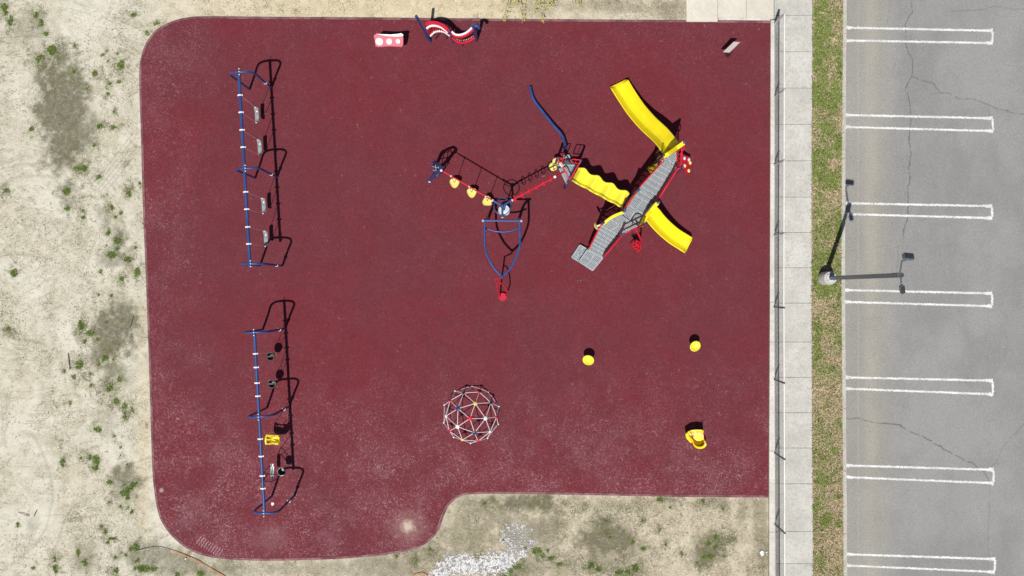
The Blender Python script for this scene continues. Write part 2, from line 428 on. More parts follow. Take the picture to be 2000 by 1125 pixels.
olive = t.mix(t.ramp(fine, .4, .6), (.080, .078, .042), (.150, .136, .092)); olive = t.mix(t.math('MULTIPLY', t.ramp(t.noise(1.6, 4, .7), .48, .62), .5), olive, (.105, .12, .045))
dk = t.math('MINIMUM', t.math('MULTIPLY', dk, 1.25), 1.0)
base = t.mix(t.math('MULTIPLY', t.math('MULTIPLY', dk, t.ramp(t.noise(7, 5, .75), .28, .6, .72, 1.0)), .90), base, olive)
# fleck density follows the bare / weedy zones
m2 = t.noise(1.1, 5, .7, .3)
dens = t.math('ADD', t.math('MULTIPLY', t.math('SUBTRACT', m2, .5), .42), t.math('MULTIPLY', t.math('SUBTRACT', .5, big), .20))
dens = t.math('ADD', dens, t.math('ADD', t.math('MULTIPLY', hl, .10), t.math('SUBTRACT', t.math('MULTIPLY', sw, .035), .026)))
for (scl, st3, th, amt, colr) in ((6.5, (1, 1.5, 1, 70), .60, .50, (.20, .195, .10)), (9, (1, 1.6, 1, 30), .585, .72, (.17, .165, .085)), (13, (1.7, 1, 1, 15), .59, .78, (.115, .11, .058)), (19, (1, 1.5, 1, -40), .585, .78, (.13, .12, .07)), (28, (1, 1, 1), .59, .7, (.10, .09, .05))):
    f = t.noise(scl, 4, .72, 1.1, stretch=st3)
    base = t.mix(t.math('MULTIPLY', t.ramp(t.math('ADD', f, dens), th, th+.055), amt), base, colr)
for (scl, st3, amt) in ((14, (1, 1.8, 1, 60), .6), (22, (1.6, 1, 1, 10), .7)):
    f = t.noise(scl, 3, .7, .6, stretch=st3)
    base = t.mix(t.math('MULTIPLY', t.math('MULTIPLY', t.ramp(f, .57, .64), t.math('SUBTRACT', 1.0, t.math('MULTIPLY', dk, .85))), amt), base, (.70, .665, .565))
base = t.mix(t.math('MULTIPLY', tk, .26), base, (.20, .185, .125))
rag = t.ramp(t.noise(11, 5, .8, .5), .44, .56)
base = t.mix(t.math('MULTIPLY', t.math('MULTIPLY', hl, t.ramp(t.noise(8, 5, .8, .5), .47, .60)), .62), base, (.17, .185, .085))
base = t.mix(t.math('MULTIPLY', t.math('MULTIPLY', gn, rag), .9), base, t.mix(t.ramp(grit, .35, .65), (.075, .115, .02), (.19, .24, .075)))
base = t.mix(t.math('MULTIPLY', st, .70), base, (.25, .24, .225))
t.col(base); t.rough(.95); t.b.inputs['Specular IOR Level'].default_value = .15
t.bump(t.math('ADD', fine, t.math('MULTIPLY', grit, .6)), .55, .03)
M['ground'] = t.m
xs = np.concatenate([-np.geomspace(400, 19.5, 26), lin(-19, 9.0, .034), np.geomspace(9.1, 400, 40)])
ys = np.concatenate([-np.geomspace(400, 11.5, 28), lin(-11, 11, .034), np.geomspace(11.5, 400, 28)])
struct(grid('ground', xs, ys, gz, {'green': a_green, 'dark': a_dark, 'warm': a_warm, 'straw': a_straw, 'stone': a_stone, 'track': a_track, 'halo': a_halo}, M['ground']))

# ------------------------------------------------------------------ rubber pad
t = NT('maroon rubber surfacing')
x, y, z = t.xyz()
big = t.noise(.22, 4, .6, .4); mid = t.noise(1.6, 5, .65, .5); grain = t.noise(55, 3, .8); g2 = t.noise(22, 4, .7)
c = t.mix(t.ramp(big, .35, .65), (.140, .0185, .0255), (.122, .0240, .0320))
c = t.mix(t.math('MULTIPLY', t.ramp(mid, .4, .7), .30), c, (.185, .030, .046))
mot = t.noise(4.5, 5, .7, .6); mo2 = t.noise(9, 4, .7, .5)
c = t.mix(t.math('MULTIPLY', t.ramp(mot, .48, .66), .45), c, (.105, .030, .042))
c = t.mix(t.math('MULTIPLY', t.ramp(mo2, .50, .66), .30), c, (.19, .036, .048))
c = t.mix(t.math('MULTIPLY', t.ramp(grain, .5, .62), .40), c, (.055, .010, .015))
c = t.mix(t.math('MULTIPLY', t.ramp(grain, .46, .34), .40), c, (.30, .075, .095))
c = t.mix(t.math('MULTIPLY', t.ramp(g2, .55, .7), .28), c, (.10, .02, .035))
# dust: heavier towards the south end and the west edge
south = t.ramp(y, -1.5, -8.0); west = t.ramp(x, -9.5, -12.4); north = t.ramp(y, 6, 9.2)
dens = t.math('ADD', t.math('ADD', t.math('MULTIPLY', south, 1.0), t.math('MULTIPLY', west, .5)), t.math('ADD', t.math('MULTIPLY', north, .12), .12))
dens = t.math('MULTIPLY', dens, t.ramp(t.noise(.55, 4, .7), .35, .62, .25, 1.0))
film = t.ramp(t.noise(1.1, 5, .7, .8), .42, .72)
c = t.mix(t.math('MULTIPLY', t.math('MULTIPLY', film, dens), .30), c, (.22, .10, .12))
for scl, lo, hi, amt in ((8, .16, .36, .26), (15, .2, .42, .24), (4.5, .10, .18, .26)):
    v = t.n('TexVoronoi'); v.inputs['Scale'].default_value = scl
    w = t.n('VectorMath', operation='ADD'); nn = t.n('TexNoise'); nn.inputs['Scale'].default_value = 16; t.l(t.co, nn.inputs['Vector'])
    sm = t.n('VectorMath', operation='SCALE'); t.l(nn.outputs['Color'], sm.inputs[0]); sm.inputs['Scale'].default_value = .34
    t.l(t.co, w.inputs[0]); t.l(sm.outputs[0], w.inputs[1]); t.l(w.outputs[0], v.inputs['Vector'])
    sp = t.n('SeparateColor'); t.l(v.outputs['Color'], sp.inputs[0])
    keep = t.ramp(t.math('SUBTRACT', t.math('ADD', t.math('MULTIPLY', dens, .60), .02), sp.outputs[0]), -.02, .08)
    rad = t.math('MULTIPLY', sp.outputs[1], hi)
    spot = t.ramp(t.math('SUBTRACT', rad, v.outputs['Distance']), 0, lo)
    c = t.mix(t.math('MULTIPLY', t.math('MULTIPLY', spot, keep), amt*1.3), c, (.52, .34, .36))
# fine scratches
scr = t.ramp(t.noise(9, 6, .8, 1.5, stretch=(1, 2.2, 1, 35)), .56, .68)
c = t.mix(t.math('MULTIPLY', t.math('MULTIPLY', scr, dens), .85), c, (.42, .25, .27))
scr = t.ramp(t.noise(15, 5, .8, .8, stretch=(1.8, 1, 1, 10)), .56, .68)
c = t.mix(t.math('MULTIPLY', t.math('MULTIPLY', scr, dens), .85), c, (.42, .25, .27))
c = t.mix(t.math('MULTIPLY', t.ramp(t.noise(12, 5, .8), .52, .68), .30), c, (.080, .014, .022))
for (scl, st3, th, am) in ((5.5, (1, 1.6, 1, 50), .60, .55), (7.5, (1.7, 1, 1, 20), .61, .6)):
    f = t.noise(scl, 3, .62, 2.4, stretch=st3)
    c = t.mix(t.math('MULTIPLY', t.math('MULTIPLY', t.ramp(f, th, th+.05), dens), am), c, (.40, .24, .26))
def near(px, py, r, soft=1.6):
    p = P(px, py)
    d = t.math('SQRT', t.math('ADD', t.math('POWER', t.math('SUBTRACT', x, p.x), 2.0), t.math('POWER', t.math('SUBTRACT', y, p.y), 2.0)))
    return t.ramp(t.math('ADD', d, t.math('MULTIPLY', t.math('SUBTRACT', t.noise(8, 4, .7), .5), r*1.8)), r*soft, r*.25)
c = t.mix(t.math('MULTIPLY', near(797, 1028, .19), .9), c, (.56, .46, .36))
c = t.mix(t.math('MULTIPLY', near(797, 1028, .5, 1.8), .25), c, (.42, .3, .27))
c = t.mix(t.math('MULTIPLY', near(316, 957, .07), .6), c, (.45, .4, .42))
c = t.mix(t.math('MULTIPLY', near(530, 1050, .5), .12), c, (.4, .3, .3))
# ladder-like tyre scuff near the south-west corner
q = P(411, 1068); ang = R(-33)
u_ = t.math('ADD', t.math('MULTIPLY', t.math('SUBTRACT', x, q.x), math.cos(ang)), t.math('MULTIPLY', t.math('SUBTRACT', y, q.y), math.sin(ang)))
v_ = t.math('SUBTRACT', t.math('MULTIPLY', t.math('SUBTRACT', y, q.y), math.cos(ang)), t.math('MULTIPLY', t.math('SUBTRACT', x, q.x), math.sin(ang)))
inb = t.math('MULTIPLY', t.ramp(t.math('ABSOLUTE', u_), .52, .44), t.ramp(t.math('ABSOLUTE', v_), .18, .12))
wav = t.ramp(t.math('SINE', t.math('ADD', t.math('MULTIPLY', u_, 66), t.math('MULTIPLY', t.math('SINE', t.math('MULTIPLY', v_, 50)), .8))), -.1, .6)
c = t.mix(t.math('MULTIPLY', t.math('MULTIPLY', inb, wav), t.ramp(t.noise(12, 3), .3, .6, .15, .5)), c, (.5, .36, .38))
t.col(c); t.rough(.85); t.b.inputs['Specular IOR Level'].default_value = .15; t.bump(grain, .35, .01)
M['pad'] = t.m
t = NT('dusty maroon edging'); n1 = t.noise(2, 5, .7); n2 = t.noise(30, 3)
c = t.mix(t.ramp(n1, .35, .65), (.135, .040, .052), (.27, .14, .145)); c = t.mix(t.math('MULTIPLY', t.ramp(n2, .45, .65), .4), c, (.08, .02, .03))
t.col(c); t.rough(.85); M['edging'] = t.m
def offset(poly, d):
    out = []
    for i, p in enumerate(poly):
        a = Vector(poly[max(i-1, 0)]); b = Vector(poly[min(i+1, len(poly)-1)]); tt = (b-a).normalized()
        out.append((p[0]+tt.y*(-d)*-1, p[1]-tt.x*d*1) if False else (p[0]-tt.y*d*-1, p[1]+tt.x*d*-1))
    return out
inner = offset(pad_px, -5.2)
# keep offset pointing inward
cx0, cy0 = 900, 500
if math.hypot(inner[60][0]-cx0, inner[60][1]-cy0) > math.hypot(pad_px[60][0]-cx0, pad_px[60][1]-cy0): inner = offset(pad_px, 5.2)
inner[0] = (1504, inner[0][1]); inner[-1] = (1500, inner[-1][1])
ip = [P(a, b) for a, b in inner]
m = MB(); m.prism([(p.x, p.y) for p in ip], -.15, .03); struct(m.build('playground_surface', M['pad'], origin=(0, 0, 0), smooth=False))
m = MB(); op = [P(a, b) for a, b in pad_px]
for i in range(len(op)-1):
    a, b, c_, d = op[i], op[i+1], ip[i+1], ip[i]
    c2 = c_+(b-c_)*.10; d2 = d+(a-d)*.10
    m.add([a+Vector((0, 0, -.1)), b+Vector((0, 0, -.1)), a+Vector((0, 0, .012)), b+Vector((0, 0, .012)), d2+Vector((0, 0, .026)), c2+Vector((0, 0, .026)), d2+Vector((0, 0, -.1)), c2+Vector((0, 0, -.1))],
          [(0, 1, 3, 2), (2, 3, 5, 4), (4, 5, 7, 6)])
struct(m.build('surface_edging', M['edging'], origin=(0, 0, 0), smooth=False))

# ------------------------------------------------------------------ paving, kerbs, verge, asphalt
def concrete(name, a, b, dark, stain=.35, warm=0):
    t = NT(name); n1 = t.noise(1.3, 5, .65, .4); n2 = t.noise(11, 5, .75, .6); n3 = t.noise(48, 2, .8); tn = t.attr('tone')
    c = t.mix(t.ramp(n1, .32, .68), a, b); c = t.mix(t.math('MULTIPLY', t.ramp(n2, .47, .62), stain*1.1), c, dark)
    c = t.mix(t.math('MULTIPLY', t.ramp(n3, .47, .6), .32), c, dark)
    c = t.mix(t.math('MULTIPLY', t.ramp(t.noise(4, 5, .75), .54, .72), stain*.9), c, tuple(q*.8 for q in dark))
    c = t.mix(t.math('MULTIPLY', tn, .16), c, dark)
    t.col(c); t.rough(.9); t.bump(n3, .2, .01); return t.m
M['walk'] = concrete('weathered concrete', (.485, .472, .432), (.595, .582, .54), (.26, .25, .225))
M['apron'] = concrete('cream concrete', (.60, .56, .475), (.68, .64, .55), (.38, .345, .28), .2)
M['kerb'] = concrete('kerb concrete', (.45, .43, .385), (.56, .54, .49), (.25, .225, .18), .4)
M['edge_conc'] = concrete('pale kerb concrete', (.56, .535, .475), (.70, .675, .61), (.33, .30, .25), .35)
def slabs(name, rects, z0, z1, m, gap=.006):
    mb = MB(); tone = []
    for r in rects:
        a, b, c_, d = [P(*p) for p in r]       # corners in order
        cen = (a+b+c_+d)/4
        poly = [(p+(cen-p).normalized()*gap*1.6) for p in (a, b, c_, d)]
        mb.prism([(p.x, p.y) for p in poly], z0, z1); tone += [random.random()]*8
    o = mb.build(name, m, origin=(0, 0, 0), smooth=False)
    at = o.data.attributes.new('tone', 'FLOAT', 'POINT'); at.data.foreach_set('value', tone[:len(o.data.vertices)])
    return struct(o)
def xw(y): return float(np.interp(y, [0, 300, 560, 800, 1125], [1587.3, 1586, 1585.5, 1586.5, 1588.5]))     # walk / verge edge
def xk(y): return float(np.interp(y, [0, 300, 560, 800, 1125], [1646.5, 1644, 1643, 1645, 1647.5]))          # verge / kerb edge
def xa(y): return float(np.interp(y, [0, 300, 560, 800, 1125], [1653.5, 1651, 1650, 1652, 1654.5]))          # kerb / asphalt edge
def xl(y): return float(np.interp(y, [0, 40, 560, 1125], [1512, 1512, 1511, 1514]))
J = [-330, -260, -190, -115, -45, 30, 101, 172, 243, 314, 385, 454, 523, 592, 668, 737, 806, 875, 945, 1038, 1101, 1170, 1240, 1310, 1380, 1450]
slabs('sidewalk', [((xl(a)+(0), a), (xw(a), a), (xw(b), b), (xl(b), b)) for a, b in zip(J[:-1], J[1:])], -.3, 0.0, M['walk'])
mm = MB(); mm.prism([(P(1511.5, 1460).x, P(0, 1460).y), (P(1588, 1460).x, P(0, 1460).y), (P(1586, -340).x, P(0, -340).y), (P(1512, -340).x, P(0, -340).y)], -.35, -.02)
struct(mm.build('sidewalk_joints', M['soil_dark'], origin=(0, 0, 0), smooth=False))
slabs('apron', [((1340, 43.5), (1401, 43.5), (1401, -60), (1340, -60)), ((1401, 36), (1457, 36.5), (1457, -60), (1401, -60)), ((1457, 36.5), (1511, 38), (1511, -60), (1457, -60)),
                ((1340, -60), (1401, -60), (1401, -330), (1340, -330)), ((1401, -60), (1511, -60), (1511, -330), (1401, -330))], -.2, .035, M['apron'])
def strip(name, fl, fr, y0, y1, z0, z1, m, cuts=(), z_at=0):
    ysx = [y0]+[c for c in cuts if y0 < c < y1]+[y1]
    return slabs(name, [((fl(a), a), (fr(a), a), (fr(b), b), (fl(b), b)) for a, b in zip(ysx[:-1], ysx[1:])], z0, z1, m, .003)
strip('playground_kerb', lambda y: float(np.interp(y, [40, 560, 972, 1125], [1504, 1502.5, 1500.5, 1501.5])), lambda y: float(np.interp(y, [40, 300, 560, 1125], [1511, 1511, 1510.5, 1513.5])), 41, 1450, -.2, .10, M['edge_conc'], (320, 590, 668, 880, 1038, 1300))
mm = MB(); a = P(1403, 38.5); b = P(1503, 39.5)
mm.prism([(a.x, a.y-.02), (b.x, b.y-.02), (b.x, b.y+.06), (a.x, a.y+.05)], .0, .06); struct(mm.build('apron_kerb', M['white_plastic'] and M['edge_conc'], origin=(0, 0, 0), smooth=False))
strip('parking_kerb', xk, xa, -330, 1450, -.3, .02, M['kerb'], tuple(range(-300, 1440, 122)))
AZ0 = -.10
KA = 1/(1-AZ0/H)
def PA(px, py, dz=0): return P(px, py, AZ0+dz)
# verge soil
t = NT('verge thatch'); gn = t.attr('lush'); n1 = t.noise(14, 5, .75, 1); n2 = t.noise(40, 3)
c = t.mix(t.ramp(n1, .35, .65), (.20, .145, .085), (.44, .34, .22)); c = t.mix(t.math('MULTIPLY', gn, .6), c, (.11, .15, .04)); c = t.mix(t.math('MULTIPLY', t.ramp(n2, .5, .65), .5), c, (.09, .07, .035))
t.col(c); t.rough(.95); t.bump(n1, .5, .02); M['verge'] = t.m
LUSH = [(1600,120,14,30,1.),(1625,100,14,20,.4),(1610,60,16,30,1.),(1605,10,16,20,.9),(1640,120,9,40,.9),(1600,190,16,30,.7),(1630,200,14,26,.6),(1612,250,20,22,.7),(1628,345,18,26,1.25),(1605,320,16,40,.9),(1610,300,30,16,.8),(1636,290,10,30,.8),
 (1600,385,12,14,.6),(1612,560,26,22,1.3),(1598,540,14,40,1.),(1636,520,9,30,.8),(1640,575,8,14,.9),(1596,650,8,30,.7),(1640,660,6,30,.5),(1630,640,14,14,.4),(1595,700,9,20,.6),(1612,790,12,10,.6),(1640,830,8,14,.6),(1600,820,10,20,.4),(1632,882,10,8,1.),
 (1605,940,12,20,.7),(1594,990,9,18,.8),(1636,970,9,9,.9),(1612,1015,12,14,.8),(1638,1020,8,10,.8),(1602,1100,14,24,.6),(1595,480,7,60,.5),(1620,720,20,10,.3),(1636,1110,10,12,.5),(1600,60,12,60,.9),(1606,160,14,60,.8),(1630,180,14,40,.7),(1625,350,20,22,1.1),(1612,450,20,24,.5),(1636,450,8,40,.6),(1612,500,20,16,.5)]
def a_lush(X, Y):
    px, py = pxy(X, Y)
    return np.clip(blobs(px, py, LUSH, fbm(X, Y, 2, 131, 3), vnoise(X, Y, 9, 135), (.4, 1.25), 1.0)+np.clip(fbm(X, Y, 1.6, 141)-.38, 0, 1)*1.3, 0, 1.2)
def vx(nx, y):
    return None
ysv = np.concatenate([lin(-16, -10.5, .2), lin(-10.4, 10.4, .05), lin(10.5, 16, .2)]); uu = np.linspace(0, 1, 24)
og = grid('verge', uu, ysv, 0, {}, M['verge'])
co = np.zeros((len(ysv), 24, 3)); py_ = 562.5-ysv/S
xl_ = (np.array([xw(v) for v in py_])-1000)*S; xr_ = (np.array([xk(v) for v in py_])-1000)*S
co[:, :, 0] = xl_[:, None]+(xr_-xl_)[:, None]*uu[None]; co[:, :, 1] = ysv[:, None]; co[:, :, 2] = -.006+fbm(co[:, :, 0], co[:, :, 1], 4, 91, 3)*.03-.012
og.data.vertices.foreach_set('co', co.astype(np.float32).ravel()); at = og.data.attributes.new('lush', 'FLOAT', 'POINT')
at.data.foreach_set('value', a_lush(co[:, :, 0], co[:, :, 1]).astype(np.float32).ravel()); struct(og)

# asphalt with cracks
CR = [([(1786,-60),(1786,0),(1785,20),(1775,40),(1774,62),(1773,80),(1777,95),(1786,106),(1787,125),(1786,147),(1777,160),(1774,175),(1781,190),(1783,210),(1784,230),(1781,265),(1783,300),(1781,340),(1779,370),(1778,400),(1776,430),(1770,450),(1768,465)],1.25,1.),
 ([(1759,478),(1758,510),(1756,535)],.7,.5),
 ([(1786,147),(1795,153),(1815,157),(1828,163),(1841,178),(1856,180),(1880,190),(1905,193),(1927,198),(1945,206),(1975,215),(2000,219),(2060,226)],1.15,.9),
 ([(1808,160),(1810,170),(1824,180),(1841,178)],.7,.6),([(1808,170),(1793,173),(1789,186)],.6,.35),
 ([(1745,-20),(1741,20),(1738,48)],.8,.5),([(1792,-20),(1793,40),(1787,55),(1785,75),(1787,105)],.6,.4),
 ([(1652,820),(1680,819),(1700,825),(1730,827),(1760,832),(1785,845),(1815,858),(1850,880),(1880,895),(1915,915),(1925,920),(1935,935)],1.3,1.),
 ([(1930,922),(1943,915),(1955,898),(1965,875),(1985,850),(2000,838),(2040,800)],1.,.7),
 ([(1937,935),(1938,1000),(1936,1060),(1938,1140)],.9,.55),([(1936,205),(1937,232)],.9,.6),([(1938,260),(1937,398)],.7,.18),([(1937,430),(1938,570)],.7,.18),([(1938,600),(1936,742)],.7,.2),([(1938,772),(1937,915)],.7,.25),
 ([(1865,18),(1890,18),(1910,17),(1945,10),(1975,13),(2000,14),(2060,18)],1.,.6),([(1855,860),(1863,872)],1.,.5),([(1758,540),(1757,570)],.6,.3),
 ([(1722,300),(1760,305)],.5,.2),([(1805,0),(1800,20),(1797,35)],.5,.3),([(1774,300),(1768,350),(1774,395)],.5,.3)]
def a_crack(X, Y):
    px, py = pxy(X/KA, Y/KA); o = np.zeros(px.shape)
    wx = (fbm(X, Y, 5, 201, 3)-.5)*7; wy = (fbm(X, Y, 5, 211, 3)-.5)*7
    for pl, w, s_ in CR:
        x0 = min(p[0] for p in pl)-12; x1 = max(p[0] for p in pl)+12; y0 = min(p[1] for p in pl)-12; y1 = max(p[1] for p in pl)+12
        m = (px > x0) & (px < x1) & (py > y0) & (py < y1)
        if m.any(): o[m] = np.maximum(o[m], s_*(1-sst(polydist(px[m]+wx[m], py[m]+wy[m], pl), w*.15, w*1.15))*sst(vnoise(X[m], Y[m], 7, 221), .1, .35))
    return o
def a_sandy(X, Y):
    px, py = pxy(X/KA, Y/KA); n = (fbm(X, Y, .8, 231)-.5)
    o = np.exp(-((px-1704-n*8)/15)**2)*(.75+n)+np.exp(-((px-1680.5)/1.5)**2)*.5+np.exp(-((px-1732)/26)**2)*.38
    o = o+(np.exp(-((px-1665)/30)**2)*.42)
    o = np.maximum(o, (1-sst(np.hypot((px-1655)/9, (py-1000)/17), .6, 1.1))*.8)
    return np.clip(o, 0, 1)
def a_patch(X, Y): return fbm(X, Y, .5, 241, 5)
t = NT('sun bleached asphalt'); ck = t.attr('crack'); sd = t.attr('sandy'); pt = t.attr('patch')
n1 = t.noise(1.2, 5, .7, .4, stretch=(1, .4, 1)); n2 = t.noise(42, 4, .85); n3 = t.noise(120, 1)
c = t.mix(t.ramp(pt, .35, .65), (.222, .221, .217), (.272, .271, .266)); c = t.mix(t.math('MULTIPLY', t.ramp(n1, .4, .7), .5), c, (.285, .284, .278))
c = t.mix(t.math('MULTIPLY', sd, .62), c, (.40, .365, .285))
c = t.mix(t.math('MULTIPLY', t.ramp(n2, .5, .62), .5), c, (.14, .14, .14)); c = t.mix(t.math('MULTIPLY', t.ramp(n2, .45, .33), .6), c, (.48, .475, .46))
n4 = t.noise(22, 4, .8); c = t.mix(t.math('MULTIPLY', t.ramp(n4, .52, .64), .5), c, (.15, .15, .15)); c = t.mix(t.math('MULTIPLY', t.ramp(n4, .44, .32), .4), c, (.42, .415, .40))
vv = t.vor(9, 'Distance'); c = t.mix(t.math('MULTIPLY', t.ramp(vv, .06, .03), .7), c, (.5, .5, .48))
c = t.mix(t.math('MULTIPLY', ck, .72), c, (.06, .056, .05)); t.col(c); t.rough(.88); t.bump(n2, .3, .01); t.b.inputs['Specular IOR Level'].default_value = .3
M['asphalt'] = t.m
xs = np.concatenate([lin(P(1648, 0).x, 18.2, .026), np.geomspace(18.3, 400, 30)]); ys = np.concatenate([-np.geomspace(400, 11, 30), lin(-10.6, 10.6, .026), np.geomspace(11, 400, 30)])
struct(grid('car_park', xs, ys, AZ0, {'crack': a_crack, 'sandy': a_sandy, 'patch': a_patch}, M['asphalt']))
# painted hairpin bay lines
t = NT('worn white road paint'); n1 = t.noise(20, 5, .8, .5); n2 = t.noise(3, 3)
c = t.mix(t.ramp(n2, .3, .7), (.56, .56, .55), (.74, .74, .73)); t.col(c); t.rough(.75)
wear = t.ramp(t.math('ADD', n1, t.math('MULTIPLY', t.attr('wear'), .16)), .54, .68)
tr = t.n('BsdfTransparent'); mx = t.n('MixShader'); t.l(wear, mx.inputs[0]); t.l(t.b.outputs[0], mx.inputs[1]); t.l(tr.outputs[0], mx.inputs[2]); t.l(mx.outputs[0], t.out.inputs[0]); M['roadpaint'] = t.m
HP = [(1653.5,54,1941,60,1653,79,1941,84),(1652,224.5,1941,231,1652,248,1942,256),(1652,397,1940,402.5,1651,418,1940,426),(1650.5,566.5,1940,573,1650,589.5,1940,598),
      (1651.5,737,1941,743.5,1652,759,1942,770),(1652,909,1943,917.5,1652.5,932,1943,943.5),(1654,1082.5,1946,1092,1654,1104.5,1945,1117),(1655,1255,1948,1265,1655,1278,1948,1290),(1655,-118,1940,-112,1655,-94,1940,-88)]
for a in HP:
    vs = []; fs = []; wr = []
    def line(p, q, w):
        n = 60; p, q = Vector(p), Vector(q); d = (q-p); tt = d.normalized(); nn = Vector((-tt.y, tt.x))
        o = len(vs)
        for i in range(n+1):
            c_ = p+d*i/n
            flare = 1+.8*max(0, 1-(d.length*i/n)/14.)*(d.length > 50)+1.1*max(0, 1-(d.length*(n-i)/n)/18.)*(d.length > 50)
            for j, e in ((0, -1), (1, -.33), (2, .33), (3, 1)):
                pp = c_+nn*e*w*flare*.5*(1+random.uniform(-.09, .09)); vs.append(PA(pp.x, pp.y, .004)); wr.append(abs(e) > .5)
        for i in range(n):
            for j in range(3): fs.append((o+i*4+j, o+i*4+j+1, o+i*4+5+j, o+i*4+4+j))
    line((a[0], a[1]), (a[2]-2, a[3]), 5.1); line((a[4], a[5]), (a[6]-2, a[7]), 5.0); line((a[2]-2.5, a[3]+2), (a[6]-2.5, a[7]-2), 5.6)
    for i in range(2*61*4, len(vs)): vs[i] = vs[i]+Vector((0, 0, .004))
    mb = MB(); mb.add(vs, fs); o = mb.build('parking_line', M['roadpaint'], origin=(0, 0, AZ0), smooth=False); struct(o)
    at = o.data.attributes.new('wear', 'FLOAT', 'POINT'); at.data.foreach_set('value', [1.0 if w else 0.0 for w in wr][:len(o.data.vertices)])

# ------------------------------------------------------------------ loose ground cover ("stuff")
def blades(px, py, z, ln, wd, hgt, C, name, label, cat, mat='fibre', zoff=0):
    n = len(px); th = rng.random(n)*2*math.pi; bx = (px-1000)*S; by = (562.5-py)*S
    dx, dy = np.cos(th), np.sin(th); V = np.zeros((n, 3, 3))
    V[:, 0] = np.stack([bx-dy*wd/2, by+dx*wd/2, z], -1); V[:, 1] = np.stack([bx+dy*wd/2, by-dx*wd/2, z], -1)
    V[:, 2] = np.stack([bx+dx*ln, by+dy*ln, z+hgt], -1)
    o = tris(name, V, C, M[mat]); o['kind'] = 'stuff'; o['label'] = label; o['category'] = cat; return o
def lerpc(a, b, t_): return np.array(a)[None]*(1-t_[:, None])+np.array(b)[None]*t_[:, None]
# verge grass
n = 60000; py = rng.uniform(-60, 1190, n); u = rng.random(n)
xa_ = np.interp(py, [0, 300, 560, 800, 1125], [1587.3, 1586, 1585.5, 1586.5, 1588.5])-.8; xb_ = np.interp(py, [0, 300, 560, 800, 1125], [1646.5, 1644, 1643, 1645, 1647.5])+.8
px = xa_+u*(xb_-xa_); lu = a_lush((px-1000)*S, (562.5-py)*S)
keep = rng.random(n) < .55+lu*.5; px, py, lu = px[keep], py[keep], lu[keep]; n = len(px); r1 = rng.random(n)
isg = rng.random(n) < np.clip(lu*1.0+.16, 0, .92)
C = np.where(isg[:, None], lerpc((.085, .145, .018), (.31, .38, .10), r1), lerpc((.24, .17, .09), (.78, .64, .44), r1))
C = np.where((rng.random(n) < .17)[:, None], np.array([[.055, .048, .02]]), C)
blades(px, py, np.full(n, .0), rng.uniform(.03, .085, n), rng.uniform(.012, .028, n), rng.uniform(.008, .055, n), C, 'verge_grass', 'patchy green and straw coloured grass on the strip beside the parking kerb', 'grass')
# weeds on the sand
pxs, pys = [], []
for b in GREEN:
    k = int(2.6*b[2]*b[3])+8
    r = np.sqrt(rng.random(k))*1.0; a = rng.random(k)*6.283; pxs.append(b[0]+r*np.cos(a)*b[2]); pys.append(b[1]+r*np.sin(a)*b[3])
px = np.concatenate(pxs); py = np.concatenate(pys); m_ = a_green((px-1000)*S, (562.5-py)*S) > .3; m_ &= ~inpoly(px, py, pad_px); px, py = px[m_], py[m_]; n = len(px)
C = lerpc((.055, .105, .010), (.22, .31, .06), rng.random(n))
blades(px, py, np.full(n, -.02), rng.uniform(.03, .08, n), rng.uniform(.01, .022, n), rng.uniform(.02, .07, n), C, 'weed_clumps', 'low green weed clumps growing out of the dry sand', 'weeds')
# straw and plant litter
n = 150000; px = rng.uniform(-40, 1500, n); py = rng.uniform(-40, 1165, n); X = (px-1000)*S; Y = (562.5-py)*S
dn = fbm(X, Y, .9, 301, 5); dk_ = a_dark(X, Y)
keep = (rng.random(n) < np.clip((dn-.44)*3.0, .03, 1)*.65*(1-dk_*.8)) & ~inpoly(px, py, pad_px) & ~((px > 1338) & (py < 45))
px, py, dk_ = px[keep], py[keep], dk_[keep]; n = len(px); r1 = rng.random(n)
C = np.where((rng.random(n) < .55)[:, None], lerpc((.13, .12, .065), (.25, .235, .15), r1), lerpc((.50, .46, .36), (.70, .66, .56), r1))
blades(px, py, np.full(n, -.012), rng.uniform(.04, .13, n), rng.uniform(.005, .016, n), rng.uniform(.0, .02, n), C, 'plant_litter', 'dry straw and dead stalks scattered over the sand', 'litter')
# gravel
px = rng.uniform(835, 1055, 70000); py = rng.uniform(1010, 1150, 70000); X = (px-1000)*S; Y = (562.5-py)*S
m_ = rng.random(70000) < a_stone(X, Y)*np.where(((px-1015)/20)**2+((py-1050)/15)**2 < 1, .13, .44)*(.5+sst(py, 1070, 1100)*.9)*(.12+.88*sst(vnoise(X, Y, 19, 77)*.6+vnoise(X, Y, 9, 78)*.4, .36, .54)); X, Y = X[m_], Y[m_]; n = len(X)
oc = np.array([(1, 0, 0), (0, 1, 0), (-1, 0, 0), (0, -1, 0), (0, 0, 1.)]); F = [(0, 1, 4), (1, 2, 4), (2, 3, 4), (3, 0, 4)]
V = np.zeros((n, 4, 3, 3)); sz = rng.uniform(.010, .022, n); th = rng.random(n)*6.28; jit = rng.uniform(.6, 1.3, (n, 5, 1))
pts = oc[None]*jit; ct, st_ = np.cos(th)[:, None], np.sin(th)[:, None]
q = np.stack([pts[..., 0]*ct-pts[..., 1]*st_, pts[..., 0]*st_+pts[..., 1]*ct, pts[..., 2]*.7], -1)*sz[:, None, None]
q[..., 0] += X[:, None]; q[..., 1] += Y[:, None]; q[..., 2] += -.02
for i, f in enumerate(F): V[:, i] = q[:, list(f)]
C = np.repeat(lerpc((.52, .51, .51), (.92, .91, .92), rng.random(n)), 4, 0)
